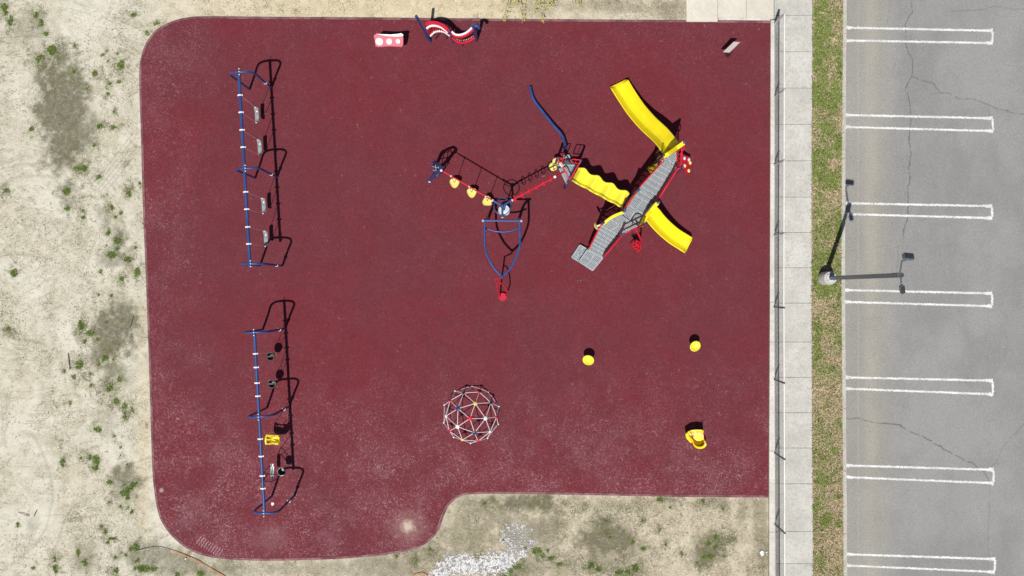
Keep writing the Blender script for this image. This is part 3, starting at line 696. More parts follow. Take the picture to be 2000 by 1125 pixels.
o = tris('gravel', V.reshape(-1, 3, 3), C, M['fibre']); o['kind'] = 'stuff'; o['label'] = 'spilled patch of white gravel below the notch of the red surface'; o['category'] = 'gravel'

# ================================================================== SWINGS
HB = 2.44
def swing_frame(label, ends, feet, clamps, joints):
    a, b = P(*ends[0], HB), P(*ends[1], HB); base = Vector(((a.x+b.x)/2, (a.y+b.y)/2, .03))
    root = thing('swing_set', label, 'swing frame', base, 'swing frames')
    dr = (b-a).normalized(); sd = Vector((dr.y, -dr.x, 0))
    mb = MB(); mb.tube([a-dr*.06, b+dr*.06], .048, 14)
    mb.build('top_beam', M['blue'], root)
    for i, (f1, f2) in enumerate(feet):
        p, q = P(*f1), P(*f2); w = (q-p); c = (p+q)/2; wv = w/2
        pts = [p+Vector((0, 0, -.05)), p+Vector((0, 0, .6)), p+Vector((0, 0, 1.3)), p-wv*.04+Vector((0, 0, 1.85))]
        for k in range(0, 13):
            an = math.pi*(1-k/12); r_ = 1.04
            pts.append(c+wv*r_*math.cos(an)*(abs(math.cos(an))**-.35 if abs(math.cos(an)) > .05 else 1)+Vector((0, 0, 1.98+.46*math.sin(an)**.8)))
        pts += [q+wv*.04+Vector((0, 0, 1.85)), q+Vector((0, 0, 1.3)), q+Vector((0, 0, .6)), q+Vector((0, 0, -.05))]
        ar = MB(); ar.tube(pts, .037, 12); arch = ar.build('arch', M['blue'], root)
        cl = MB(); cl.tube([q+Vector((0, 0, .75)), q+Vector((0, 0, .83))], .056, 10); cl.build('collar', M['galv'], arch)
        top = c+Vector((0, 0, HB+.05))
        for s_ in (-.09, 0, .09):
            yk = MB(); yk.ball(top+dr*s_+Vector((0, 0, .01)), .022, 8, 5); yk.build('bolt', M['white'], arch)
    for (cx, cy) in clamps:
        c = P(cx, cy, HB); u = (c-a).dot(dr); c = a+dr*u
        cm = MB(); cm.tube([c-dr*.022, c+dr*.022], .062, 14); cm.box(c+Vector((0, 0, -.08)), (.05, .04, .07)); cm.bar(c-sd*.08, c+sd*.08, .045, .03)
        cm.build('clamp', M['white'], root)
    return root, a, dr, sd
swA, aA, dA, sA = swing_frame('blue swing frame of the upper left set holding four belt swings', [(466.5, 142), (488.5, 520)],
    [((488, 175), (531, 172)), ((499, 348), (542, 346)), ((508.5, 518.5), (552, 519))],
    [(468, 186.2), (470, 219.7), (472.5, 254), (474.5, 287.6), (479.7, 375), (481.7, 408.7), (483.6, 443.4), (485, 476.5)], [])
swB, aB, dB, sB = swing_frame('blue swing frame of the lower left set with bucket and moulded seats', [(497, 650.5), (516.5, 1002)],
    [((513.8, 643.5), (557.8, 641.6)), ((522, 796), (566, 793)), ((531.6, 968), (575.5, 968))],
    [(499, 690.9), (500.5, 717.5), (502, 748), (503.5, 773.6), (508, 857.3), (510, 891.2), (512, 929.3), (513.5, 954)], [])
def hang(a, dr, py1, py2):
    out = []
    for py in (py1, py2):
        c = P(1000, py, HB); u = (c.y-a.y)/dr.y; out.append(a+dr*u)
    return out
def belt_swing(label, h1, h2, tilt):
    c = (h1+h2)/2; root = thing('swing', label, 'swing', (c.x, c.y, .5), 'belt swings'); dr = (h2-h1).normalized(); sd = Vector((-dr.y, dr.x, 0))
    tl = Vector((sd.x*tilt, sd.y*tilt, 0)); hw = .255
    e1 = c-dr*hw+tl; e2 = c+dr*hw+tl; e1.z = e2.z = .62
    for h, e in ((h1, e1), (h2, e2)):
        mb = MB(); mb.tube([h+Vector((0, 0, -.11)), e], .0085, 6); ch = mb.build('chain', M['chain'], root)
        mb = MB(); mb.ball(e, .03, 8, 5); mb.build('shackle', M['white'], ch)
    cen = []
    for k in range(15):
        t_ = k/14*2-1; p = c+tl+dr*hw*t_; p.z = .62-.14*(1-t_**4)**.8; cen.append(p)
    mb = MB(); mb.sweep(cen, lambda i: [(-.066, .0), (-.04, .012), (.04, .012), (.066, 0), (.055, -.012), (-.055, -.012)], True)
    mb.build('seat', M['belt'], root); return root
for i, (y1, y2) in enumerate(((186.2, 219.7), (254, 287.6), (375, 408.7), (443.4, 476.5))):
    h1, h2 = hang(aA, dA, y1, y2)
    belt_swing('black belt swing with painted grey glare on the upper set, ' + ('topmost of the four', 'second from the top', 'third from the top', 'lowest of the four')[i], h1, h2, (-.03, -.0, .02, .03)[i])
def bucket_shell(c, r, h, n=20):
    mb = MB(); prof = [(0, -h), (r*.6, -h), (r*.86, -h*.75), (r*.97, -h*.3), (r, 0), (r*1.03, .02), (r*.9, .02), (r*.86, -.02), (r*.8, -h*.5), (r*.6, -h*.9), (0, -h*.92)]
    mb.lathe(c, prof, n); return mb
def bucket_swing(label, h1, h2):
    c = (h1+h2)/2; root = thing('bucket_swing', label, 'bucket swing', (c.x, c.y, .45), 'bucket swings'); c = Vector((c.x, c.y, .72)); dr = (h2-h1).normalized()
    bucket_shell(c, .135, .26).build('seat', M['black_rubber'], root)
    mb = MB(); sd = Vector((-dr.y, dr.x, 0)); mb.bar(c-sd*.12+Vector((0, 0, -.03)), c+sd*.12+Vector((0, 0, -.03)), .05, .05); mb.build('divider', M['black_rubber'], root)
    for h, s_ in ((h1, -1), (h2, 1)):
        e = c+dr*s_*.135; mid = e+(h-e)*.22
        mb = MB(); mb.tube([h+Vector((0, 0, -.11)), mid, ], .0085, 6); mb.tube([mid, e+sd*.07], .007, 6); mb.tube([mid, e-sd*.07], .007, 6); mb.build('chain', M['chain'], root)
h1, h2 = hang(aB, dB, 690.9, 717.5); bucket_swing('black bucket swing nearest the top of the lower swing set', h1, h2)
h1, h2 = hang(aB, dB, 748, 773.6); bucket_swing('black bucket swing just above the middle arch of the lower set', h1, h2)
# moulded yellow support seat
h1, h2 = hang(aB, dB, 857.3, 891.2); c = (h1+h2)/2
root = thing('support_swing', 'yellow moulded high-back support swing seat on the lower set', 'swing', (c.x, c.y, .5))
hx = P(520, 862, .75); tx = P(550, 858, .7)                        # harness bar side, seat back side
c0 = P(536, 858, .62); ux = Vector((1, -.06, 0)).normalized(); uy = Vector((.06, 1, 0)).normalized()
def yp(a, b, z): v = c0+ux*a+uy*b; v.z = z; return v
mb = MB()
cen = [yp(-.20, 0, .52), yp(-.08, 0, .46), yp(.03, 0, .46), yp(.12, 0, .54), yp(.19, 0, .72), yp(.25, 0, .95)]
wd = [.10, .13, .10, .13, .17, .16]
cen = crom(cen, 4); wds = np.interp(np.linspace(0, 5, len(cen)), range(6), wd)
mb.sweep(cen, lambda i: [(-wds[i], .09), (-wds[i]*.93, .09), (-wds[i]*.78, 0), (wds[i]*.78, 0), (wds[i]*.93, .09), (wds[i], .09), (wds[i]*.85, -.03), (-wds[i]*.85, -.03)], True)
mb.build('seat', M['yellow'], root)
mb = MB(); mb.tube([yp(-.23, -.16, .75), yp(-.25, -.05, .78), yp(-.25, .06, .78), yp(-.22, .17, .75)], .032, 10)
mb.tube([yp(-.24, .0, .77), yp(-.14, 0, .70), yp(-.02, .0, .66)], .03, 8); mb.ball(yp(-.16, .12, .72), .045, 8, 6); mb.tube([yp(-.22, .15, .75), yp(-.02, .13, .68), yp(.12, .14, .74)], .022, 8); mb.tube([yp(-.22, -.15, .75), yp(-.02, -.13, .68), yp(.12, -.14, .74)], .022, 8)
mb.build('harness', M['yellow'], root)
for s_ in (-1, 1): mb = MB(); mb.box(yp(.10, s_*.13, .70), (.11, .05, .07), bev=.02); mb.build('side_bolster', M['yellow'], root)
for h, s_ in ((h1, 1), (h2, -1)):
    for e in (yp(-.23, s_*.16, .76), yp(.2, s_*.15, .86)):
        mb = MB(); mb.tube([h+Vector((0, 0, -.11)), e], .008, 6); mb.build('chain', M['chain'], root)
# face to face swing: belt seat plus bucket on a bent frame
h1, h2 = hang(aB, dB, 929.3, 954); 
root = thing('face_to_face_swing', 'two-person swing joining a black belt seat with painted grey glare and black bucket', 'swing', tuple(P(543, 922, .4)))
def bp(px, py, z): return P(px, py, z)
for (yy, hh) in ((-7, h1), (8, h2)):
    mb = MB(); pts = crom([bp(530, 918+yy*1.1, .62), bp(524, 919+yy*.9, .95), bp(519, 924+yy*.8, 1.25), bp(515, 931+yy, 1.5)], 5); mb.tube(pts, .014, 8)
    pts = crom([bp(515, 931+yy, 1.5), bp(527, 933+yy, 1.3), bp(541, 930+yy*.6, 1.05), bp(548, 922+yy*.5, .78)], 5); mb.tube(pts, .014, 8)
    mb.build('side_frame', M['navy'], root)
    mb = MB(); mb.tube([hh+Vector((0, 0, -.11)), bp(515, 931+yy, 1.5)], .009, 6); mb.build('chain', M['chain'], root)
mb = MB(); mb.tube([bp(532, 930, 1.2), bp(533, 943, 1.2)], .013, 8); mb.tube([bp(535.5, 930, 1.15), bp(535.5, 942, 1.15)], .010, 8); mb.build('cross_bar', M['navy'], root)
mb = MB(); cen = [P(531.5, 906+k*2.1, .60-.02*math.sin(math.pi*k/12)) for k in range(13)]
mb.sweep(cen, lambda i: [(-.06, 0), (0, .008), (.06, 0), (.05, -.015), (-.05, -.015)], True); mb.build('belt_seat', M['belt'], root)
cb = P(550, 921.5, .72); bucket_shell(cb, .125, .22).build('bucket_seat', M['black_rubber'], root)
mb = MB(); mb.tube([cb+Vector((.135*math.cos(a), .135*math.sin(a), .012)) for a in [k*math.pi/10 for k in range(20)]], .009, 6, closed=True); mb.build('bucket_rim', M['galv'], root)

# ================================================================== DOME
root = thing('climbing_dome', 'white geodesic climbing dome with red, blue, yellow and white hubs', 'climbing dome', tuple(P(920, 809.5)))
cD = P(920.5, 809.5); RD = .975; base = R(70.5); PH = (1+5**.5)/2
apex = Vector((0, 0, 1)); ico = [Vector((math.sin(R(63.435))*math.cos(base+k*R(72)), math.sin(R(63.435))*math.sin(base+k*R(72)), math.cos(R(63.435)))) for k in range(5)]
low = [Vector((math.sin(R(116.565))*math.cos(base+R(36)+k*R(72)), math.sin(R(116.565))*math.sin(base+R(36)+k*R(72)), math.cos(R(116.565)))) for k in range(5)]
r1 = [((apex+v)/2).normalized() for v in ico]; r2m = [((ico[k]+ico[(k+1) % 5])/2).normalized() for k in range(5)]
r3 = []
for k in range(5): r3 += [((ico[k]+low[k])/2).normalized(), ((ico[(k+1) % 5]+low[k])/2).normalized()]
def W(v): return cD+Vector((v.x, v.y, max(v.z, 0)+.02))*RD
edges = []
for k in range(5):
    edges += [(apex, r1[k]), (r1[k], r1[(k+1) % 5]), (r1[k], ico[k]), (r1[k], r2m[k]), (r1[(k+1) % 5], r2m[k]), (ico[k], r2m[k]), (r2m[k], ico[(k+1) % 5]),
              (ico[k], r3[2*k]), (ico[(k+1) % 5], r3[2*k+1]), (r2m[k], r3[2*k]), (r2m[k], r3[2*k+1]), (r3[2*k], r3[2*k+1]), (ico[k], r3[(2*k-1) % 10]) , (r3[(2*k-1) % 10], r3[2*k])]
seen = set()
for a, b in edges:
    a, b = W(a), W(b); key = tuple(sorted((tuple(round(q, 3) for q in a), tuple(round(q, 3) for q in b))))
    if key in seen: continue
    seen.add(key); mb = MB(); mb.tube([a, b], .0125, 8); mb.build('strut', M['dome_tube'], root)
def hub(v, m_, r=.072):
    nrm = Vector(v).normalized(); q = nrm.to_track_quat('Z', 'Y').to_matrix(); mb = MB()
    mb.lathe(W(v), [(0, .03), (r*.7, .028), (r, .012), (r, -.012), (r*.7, -.028), (0, -.03)], 14, q)
    mb.build('hub', m_, root)
hub(apex, M['red'])
for v, c_ in zip(r1, ('yellow', 'blue', 'white', 'blue', 'white')): hub(v, {'yellow': M['paleyellow'], 'blue': M['blue'], 'white': M['white']}[c_])
for v in ico: hub(v, M['red'], .055)
for v, c_ in zip(r2m, ('navy', 'white', 'paleyellow', 'white', 'navy')): hub(v, M[c_], .055)
for v in r3: hub(v, M['white'], .03)

# ================================================================== SMALL PIECES ON THE PAD
def seat_pod(label, px, py, rz):
    g = P(px, py, .5); root = thing('seat_pod', label, 'seat pod', (g.x, g.y, .03), 'yellow dished seat pods'); q = Matrix.Rotation(rz, 3, 'Z') @ Matrix.Rotation(R(9), 3, 'X')
    mb = MB(); mb.lathe(Vector((g.x, g.y, .5)), [(0, -.02), (.09, -.01), (.14, .035), (.165, .06), (.182, .05), (.17, .0), (.12, -.06), (.04, -.09), (0, -.09)], 26, q)
    mb.xf(Matrix.Translation(Vector((g.x, g.y, 0))) @ Matrix.Rotation(rz, 4, 'Z') @ Matrix.Diagonal((1.06, .92, 1, 1)) @ Matrix.Translation(-Vector((g.x, g.y, 0))))
    mb.build('seat', M['yellow_gloss'], root)
    mb = MB(); mb.tube([Vector((g.x, g.y, 0)), Vector((g.x, g.y, .43))], .045, 12); mb.build('post', M['blue'], root)
seat_pod('yellow dished seat pod, the left one of the pair', 1149, 703, R(-15)); seat_pod('yellow dished seat pod, the right one of the pair', 1357, 676, R(35))
# yellow bucket chair
g = P(1360, 858, .3); root = thing('bucket_chair', 'yellow moulded bucket chair with red edge straps near the lower right', 'seat', (g.x, g.y, .03))
def ring(pts, z): return [P(x_, y_, z) for x_, y_ in pts]
top = [(1341, 847), (1349, 841), (1358, 839.5), (1366, 839.5), (1373, 841), (1374, 852), (1377, 862), (1379.5, 868), (1376, 873.5), (1369, 876), (1361, 875), (1355, 870), (1352, 862), (1346, 855)]
zt = [.46, .50, .52, .52, .50, .47, .45, .44, .43, .43, .43, .44, .45, .46]
mb = MB(); cc = Vector((sum(p[0] for p in top)/14, sum(p[1] for p in top)/14))
rings = []
for sc_, dz in ((.80, -.40), (.96, -.20), (1.04, 0), (1.0, .02), (.84, .01), (.78, -.15), (.74, -.40)):
    rings.append(crom([P(cc.x+(x_-cc.x)*sc_, cc.y+(y_-cc.y)*sc_, max(z_+dz, .05)) for (x_, y_), z_ in zip(top, zt)], 3, True))
nn = len(rings[0]); vs = [v for r_ in rings for v in r_]; fs = [(i*nn+k, i*nn+(k+1) % nn, (i+1)*nn+(k+1) % nn, (i+1)*nn+k) for i in range(6) for k in range(nn)]
mb.add(vs, fs+[tuple(6*nn+k for k in range(nn)), tuple(k for k in range(nn-1, -1, -1))]); mb.build('shell', M['yellow'], root)
mb = MB()
for q in ([(1349, 844, .56), (1352, 852, .51), (1356, 866, .48)], [(1373, 843, .55), (1374.5, 852, .50), (1375.5, 862, .48)]): mb.tube([P(*k) for k in q], .014, 8)
mb.build('strap', M['red'], root)
for k, (a, b) in enumerate(((1350, 842.5), (1359, 842), (1367, 842.5))):
    mb = MB(); mb.ball(P(a, b+4, .50), .088, 14, 8, .95, .95, .45); mb.build('back_pad', M['paleyellow'], root)
mb = MB(); mb.tube([P(1344, 846, .5), P(1341.5, 848, .47), P(1343, 855, .40), P(1350, 864, .33)], [.045, .06, .055, .03], 10); mb.tube([P(1373, 845, .5), P(1374, 840.5, .70)], [.03, .006], 8); mb.build('arm', M['yellow'], root)
mb = MB(); mb.tube([Vector((g.x, g.y, 0)), Vector((g.x, g.y, .045))], .09, 12); mb.build('spring_base', M['dark'], root)

# drum table near the top edge
g = P(757, 79, .75); root = thing('drum_table', 'faded pink three-drum play table with a white back panel near the top edge', 'drum table', tuple(P(757, 79)*.97))
f = [(730, 69.5), (735.5, 65.5), (742, 67), (757, 70.5), (772, 71.5), (785, 71), (787.5, 73), (787.5, 85), (786, 90), (783, 91), (762, 90), (750, 90.5), (738, 91.5), (733.5, 90), (732, 80)]
tp = [P(a, b, .60+(91-b)*.011) for a, b in f]; mb = MB(); n = len(tp)
mb.add(tp+[v-Vector((0, 0, .06)) for v in tp], [tuple(range(n)), tuple(range(2*n-1, n-1, -1))]+[(k, n+k, n+(k+1) % n, (k+1) % n) for k in range(n)]); mb.build('table_top', M['pink'], root, smooth=False)
slope = Matrix.Rotation(-math.atan(.011/S/.975)*-1, 3, 'X')
for cx_, cy_, r_ in ((741, 81, .128), (760.3, 80.8, .102), (777.5, 80.5, .078)):
    c_ = P(cx_, cy_, .605+(91-cy_)*.011); mb = MB(); mb.lathe(c_, [(0, .035), (r_*.9, .035), (r_, .02), (r_, -.1), (0, -.1)], 22, slope); mb.build('drum', M['white_plastic'], root)
b_ = [(735, 66), (745, 68.3), (757, 70), (772, 71), (784, 70.6), (787.5, 70), (787, 67), (783, 65), (776, 66.3), (762, 67.5), (748, 66.8)]
tp = [P(a, b, .87+(71-b)*.004) for a, b in b_]; n = len(tp); mb = MB(); mb.add(tp+[v-Vector((0, 0, .05)) for v in tp], [tuple(range(n)), tuple(range(2*n-1, n-1, -1))]+[(k, n+k, n+(k+1) % n, (k+1) % n) for k in range(n)]); mb.build('back_panel', M['white_plastic'], root, smooth=False)
for px_, py_ in ((740, 80), (779, 80)):
    a = P(px_, py_, .68); mb = MB(); mb.tube([Vector((a.x, a.y, 0)), a], .045, 10); mb.build('leg', M['galv'], root)

# info lectern
g = P(1421, 108); root = thing('info_sign', 'small tilted grey information panel on a dark pedestal near the upper right', 'sign', (g.x, g.y, .03))
q = [P(1412, 102, .78), P(1424, 103, .78), P(1445, 82.5, .98), P(1433, 82, .98)]; mb = MB(); up = Vector((0, 0, .03))
mb.add(q+[v+up for v in q], [(3, 2, 1, 0), (4, 5, 6, 7)]+[(k, (k+1) % 4, 4+(k+1) % 4, 4+k) for k in range(4)]); pn = mb.build('panel', M['sign_face'], root, smooth=False)
mb = MB(); e = [v+Vector((0, 0, .022)) for v in q]; mb.tube([e[1], e[2], e[3]], .013, 6); mb.tube([e[3], e[0], e[1]], .010, 6); mb.build('trim', M['wood_rail'], pn)
mb = MB(); a0 = P(1421.5, 109); b0 = (q[0]+q[1]+q[2]+q[3])/4
mb.bar(a0, b0+Vector((.02, 0, -.02)), .12, .12); mb.build('pedestal', M['dark'], root)

# curved balance beam
bb = [(1035, 169, .22), (1038, 182, .24), (1041, 192, .25), (1048, 203, .26), (1058, 216, .28), (1070, 231, .30), (1082, 246, .32), (1093, 258, .34), (1099, 267, .36), (1103, 279, .4), (1105.5, 290, .45)]
o = thing('balance_beam', 'long bent blue balance beam running up from the triangular deck', 'balance beam', tuple(P(1075, 238)))
cen = crom([P(*p) for p in bb], 4); mb = MB(); mb.sweep(cen, lambda i: [(-.042, -.03), (-.048, .0), (-.03, .032), (0, .04), (.03, .032), (.048, 0), (.042, -.03)], True); mb.build('beam', M['blue'], o)
for p in (bb[1], bb[5], bb[8]):
    a = P(*p); mb = MB(); mb.tube([Vector((a.x, a.y, -.02)), a], .04, 10); mb.build('leg', M['blue'], o)

# ================================================================== WAVE CLIMBER (top)
root = thing('wave_climber', 'red and white rippling rung climber between blue posts at the top edge', 'climber', tuple(P(885, 85)))
def pst(pts, r=.05, m_='blue', par=None, name='post'):
    mb = MB(); mb.tube([P(*p) for p in pts], r, 12); mb.ball(P(*pts[-1]), r*1.02, 10, 6); return mb.build(name, M[m_], par or root)
pst([(841, 82, 0), (834, 70, .5), (828, 58, 1.1), (820, 44, 1.75), (813, 32, 2.35)])
pst([(886, 82, 0), (883, 72, .5), (881, 66, .85), (878, 62, 1.15)])
pst([(930, 80, 0), (930, 74, .3), (929, 66, .8), (927, 58, 1.25), (925, 51.5, 1.6)], .052)
mb = MB(); mb.tube(crom([P(923, 52, 1.6), P(927, 50, 1.68), P(933, 51.5, 1.68), P(935.5, 55, 1.6)], 4), .055, 12); mb.build('cap', M['blue'], root)
def rail(pts, r, m_, name='rail', h=.06, w=.035):
    cen = crom([P(*p) for p in pts], 6); mb = MB(); mb.sweep(cen, lambda i: [(-w, -h), (w, -h), (w, h), (-w, h)], True); return mb.build(name, M[m_], root), cen
A1, c1 = rail([(831, 49, 1.15), (838, 45.5, 1.2), (848, 45, 1.2), (860, 48, 1.18), (870, 55, 1.12), (877, 61.5, 1.05)], 0, 'red_plastic', 'red_rail', .06, .05)
A2, c2 = rail([(833, 56, 1.1), (840, 51.5, 1.15), (849, 50.5, 1.15), (860, 53, 1.12), (868, 58, 1.08), (875, 64, 1.0)], 0, 'white', 'white_rail', .03, .03)
A3, c3 = rail([(840, 71, .62), (847, 64, .7), (856, 61, .72), (866, 62, .7), (873, 66, .65), (879, 70, .6)], 0, 'white', 'white_rail', .03, .03)
B1, d1 = rail([(882, 62, 1.05), (889, 67.5, 1.0), (898, 68.5, 1.0), (908, 65.5, 1.02), (916, 60, 1.08), (922, 54, 1.15)], 0, 'white', 'white_rail', .03, .03)
B2, d2 = rail([(882, 66, 1.0), (889, 71, .95), (898, 72.5, .95), (908, 70, .97), (917, 64.5, 1.02), (924, 58.5, 1.1)], 0, 'red_plastic', 'red_rail', .05, .04)
B3, d3 = rail([(884, 72, .5), (890, 78.5, .5), (899, 82.5, .5), (908, 82, .5), (918, 78.5, .52), (927, 73, .55)], 0, 'red_plastic', 'red_rail', .05, .06)
B4, d4 = rail([(884, 70, .62), (891, 75.8, .62), (899, 78.6, .62), (908, 78.2, .62), (917, 75, .62), (925, 70, .66)], 0, 'white', 'white_rail', .008, .012)
for (u, v, n_) in ((c1, c3, 13), (d2, d3, 16)):
    for k in range(n_):
        i = int((k+.5)/n_*(len(u)-1)); mb = MB(); a, b = u[i]+Vector((0, 0, -.02)), v[i]
        mb.tube([a, a+(b-a)*.5+Vector((0, 0, .02)), b], .016, 6); mb.build('rung', M['black_rubber'] if n_ == 16 else M['red'], root)
for p in ((850, 78, 0, 856, 64, .66), (873, 78, 0, 868, 64, .66), (903, 92, 0, 906, 80, .5)):
    mb = MB(); mb.tube([P(*p[:3]), P(*p[3:])], .013, 8); mb.build('leg', M['dark'], root)

# ================================================================== OVERHEAD CLIMBING FRAME
HT = 2.3
root = frame = thing('overhead_climber', 'blue three-armed overhead climbing frame with red rails and shield shaped arch', 'climbing frame', tuple(P(982, 425)))
def tb(name, pts, r, m_, par=None, sm=0, n=10, closed=False):
    q = [P(*p) for p in pts]
    if sm: q = crom(q, sm, closed)
    mb = MB(); mb.tube(q, r, n, closed=closed); return mb.build(name, M[m_], par or root)
hubp = P(981, 402, HT)
mb = MB(); mb.ball(hubp, .075, 14, 8); hb = mb.build('hub', M['blue'], root)
tb('arm', [(981, 402, HT), (962, 391, HT)], .033, 'blue'); tb('arm', [(981, 402, HT), (1000, 391, HT)], .033, 'blue'); tb('arm', [(981, 402, HT), (981.5, 431, HT)], .033, 'blue')
for a, b in (((961, 390.6), (963.5, 392)), ((999, 391.8), (1001.5, 390.3)), ((981.3, 424), (981.3, 426))): mb = MB(); mb.tube([P(*a, HT), P(*b, HT)], .045, 10); mb.build('collar', M['galv'], root)
tb('crossbar', [(944, 431, HT), (1019, 431.5, HT)], .036, 'blue', n=12)
for a in ((943.5, 431), (1018, 431.5)): mb = MB(); mb.ball(P(*a, HT), .045, 10, 6); mb.build('end_cap', M['galv'], root)
tb('shield_arch', [(946.5, 432, HT), (946.5, 455, HT), (947, 480, HT), (952, 500, HT), (963, 521, HT), (974, 534, HT), (980.5, 540, HT)], .038, 'blue', sm=5, n=12)
tb('shield_arch', [(1015, 432, HT), (1015.5, 455, HT), (1015, 480, HT), (1009, 500, HT), (999, 521, HT), (988, 534, HT), (980.5, 540, HT)], .038, 'blue', sm=5, n=12)
mb = MB(); mb.ball(P(980.5, 540, HT+.03), .06, 12, 8); mb.build('end_cap', M['blue'], root)
tb('brace', [(949, 446, 2.0), (965, 451, 2.0), (982, 453, 2.0), (998, 451, 2.0), (1013, 445.5, 2.0)], .03, 'blue', sm=5)
for s_, xt, xf_ in ((-1, 946.5, 953), (1, 1015, 1013)):
    g0 = P(xf_, 430.5); t0 = P(xt, 431.5, HT); pts = [g0, g0+Vector((0, .03, .6)), g0+Vector((s_*-.01, .0, 1.2)), g0.lerp(t0, .55)*1, t0]
    pts[3] = Vector((g0.x*.55+t0.x*.45, g0.y*.5+t0.y*.5, 1.85)); mb = MB(); mb.tube(crom(pts, 5), .045, 12); mb.build('post', M['blue'], root)
tb('rail', [(963, 392, HT), (866, 335, HT)], .023, 'red'); tb('rail', [(1000, 391, HT), (1083, 346, HT-.1)], .025, 'red')
# west arch post with an oval ladder
tb('post', [(836, 356, 0), (841, 350, .55), (849, 342, 1.2), (856, 335, 1.8), (861, 329, 2.25), (862, 326, 2.36)], .055, 'blue', sm=4, n=14)
for a, r_ in (((839, 354, .35), .05), ((862, 333, 2.32), .045)): mb = MB(); mb.ball(P(*a), r_, 10, 6); mb.build('end_cap', M['white'], root)
tb('post', [(862, 327, 2.36), (857, 322, 2.3), (851, 319, 1.9), (848, 318, 1.3), (849, 323, .6), (852, 331, 0)], .05, 'navy', sm=4)
ov = [(846, 315, 1.35), (854, 316, 1.7), (860, 322, 1.75), (862, 332, 1.4), (859, 341, .9), (854, 346, .45), (847, 341, .35), (844, 331, .6), (844, 322, 1.0)]
tb('ladder_frame', ov, .02, 'blue', sm=5, closed=True, n=8)
for a, b in (((845, 318, 1.2), (858, 321, 1.7)), ((844.5, 325, .9), (861, 329, 1.55)), ((845, 332, .6), (861, 336, 1.2)), ((848, 340, .4), (859, 341, .9)), ((850, 316, 1.55), (853, 344, .45)), ((855, 318, 1.7), (858, 340, .9))): tb('rung', [a, b], .014, 'galv', n=6)
for a, b in (((848, 342, 1.0), (851, 349, .9)), ((855, 335, 1.6), (859, 343, 1.5))): tb('step', [a, b], .018, 'navy', n=6)
# ring handles under the right rail
for k in range(6):
    u = .07+k*.168; ax = P(1000+83*u, 391-45*u, HT-.1*u); t_ = (P(1083, 346, HT-.1)-P(1000, 391, HT)).normalized(); sd = Vector((-t_.y, t_.x, 0))
    pts = [ax+sd*.09+Vector((0, 0, .02)), ax+sd*.12+Vector((0, 0, -.12)), ax+sd*.09+Vector((0, 0, -.34)), ax+Vector((0, 0, -.40)), ax-sd*.09+Vector((0, 0, -.34)), ax-sd*.12+Vector((0, 0, -.12)), ax-sd*.09+Vector((0, 0, .02))]
    mb = MB(); mb.tube(crom(pts, 4), .014, 6); mb.tube([pts[0], pts[-1]], .014, 6); mb.tube([ax-t_*.06+Vector((0, 0, -.36)), ax+t_*.06+Vector((0, 0, -.36))], .014, 6); mb.build('handle', M['red'], root)
tb('collar', [(1081.5, 346.5, HT-.1), (1085.5, 344.5, HT-.1)], .045, 'white')
tb('brace', [(1000.5, 391, HT), (1000.5, 391, HT-.1)], .03, 'blue')
# leaning red standing pole from the apex
root = thing('standing_spinner', 'red leaning pole with round red foot plate below the blue arch tip', 'spinner', tuple(P(981, 578)))
tb('pole', [(981, 543, 2.22), (968, 544, 1.95), (971, 558, 1.2), (976, 580, .12)], .026, 'red')
tb('handle', [(971, 551, 1.5), (979, 553, 1.35), (987, 562, 1.0), (991, 570, .6), (987.5, 577, .15)], .022, 'red', sm=4)
tb('pole_rib', [(969.5, 546, 1.85), (972.5, 563, 1.0), (977, 578, .15)], .012, 'red', n=6)
mb = MB(); mb.lathe(P(981.5, 580, .14), [(0, .0), (.112, .0), (.116, .022), (.14, .022), (.142, -.03), (0, -.03)], 24); fp = mb.build('foot_plate', M['red_plastic'], root)
mb = MB(); mb.bar(P(981.5, 580, .168)+Vector((-.02, -.12, 0)), P(981.5, 580, .168)+Vector((.02, .12, 0)), .012, .008); mb.build('slot', M['dark'], fp)
# hanging disc spinner
root = thing('disc_spinner', 'pale round standing disc with blue overhead ring hanging under the frame hub', 'spinner', tuple(P(984, 411, .4)))
mb = MB(); cR = P(981, 403, 2.1); mb.tube([cR+Vector((.268*math.cos(a), .268*math.sin(a), 0)) for a in [k*math.pi/16 for k in range(32)]], .015, 8, closed=True); mb.build('ring_handle', M['blue'], root)
cP = P(984.5, 411, .42); mb = MB(); mb.lathe(cP, [(0, .015), (.16, .01), (.185, .03), (.195, .02), (.19, -.02), (.1, -.05), (0, -.05)], 28); mb.build('disc', M['grey_disc'], root)
mb = MB(); mb.tube([P(981, 402, 2.25), cP], .022, 10); mb.build('pole', M['blue'], root)
for a in (0.6, 2.7, 4.8):
    mb = MB(); mb.tube([cR, cR+Vector((.268*math.cos(a), .268*math.sin(a), 0))], .012, 6); mb.build('spoke', M['blue'], root)
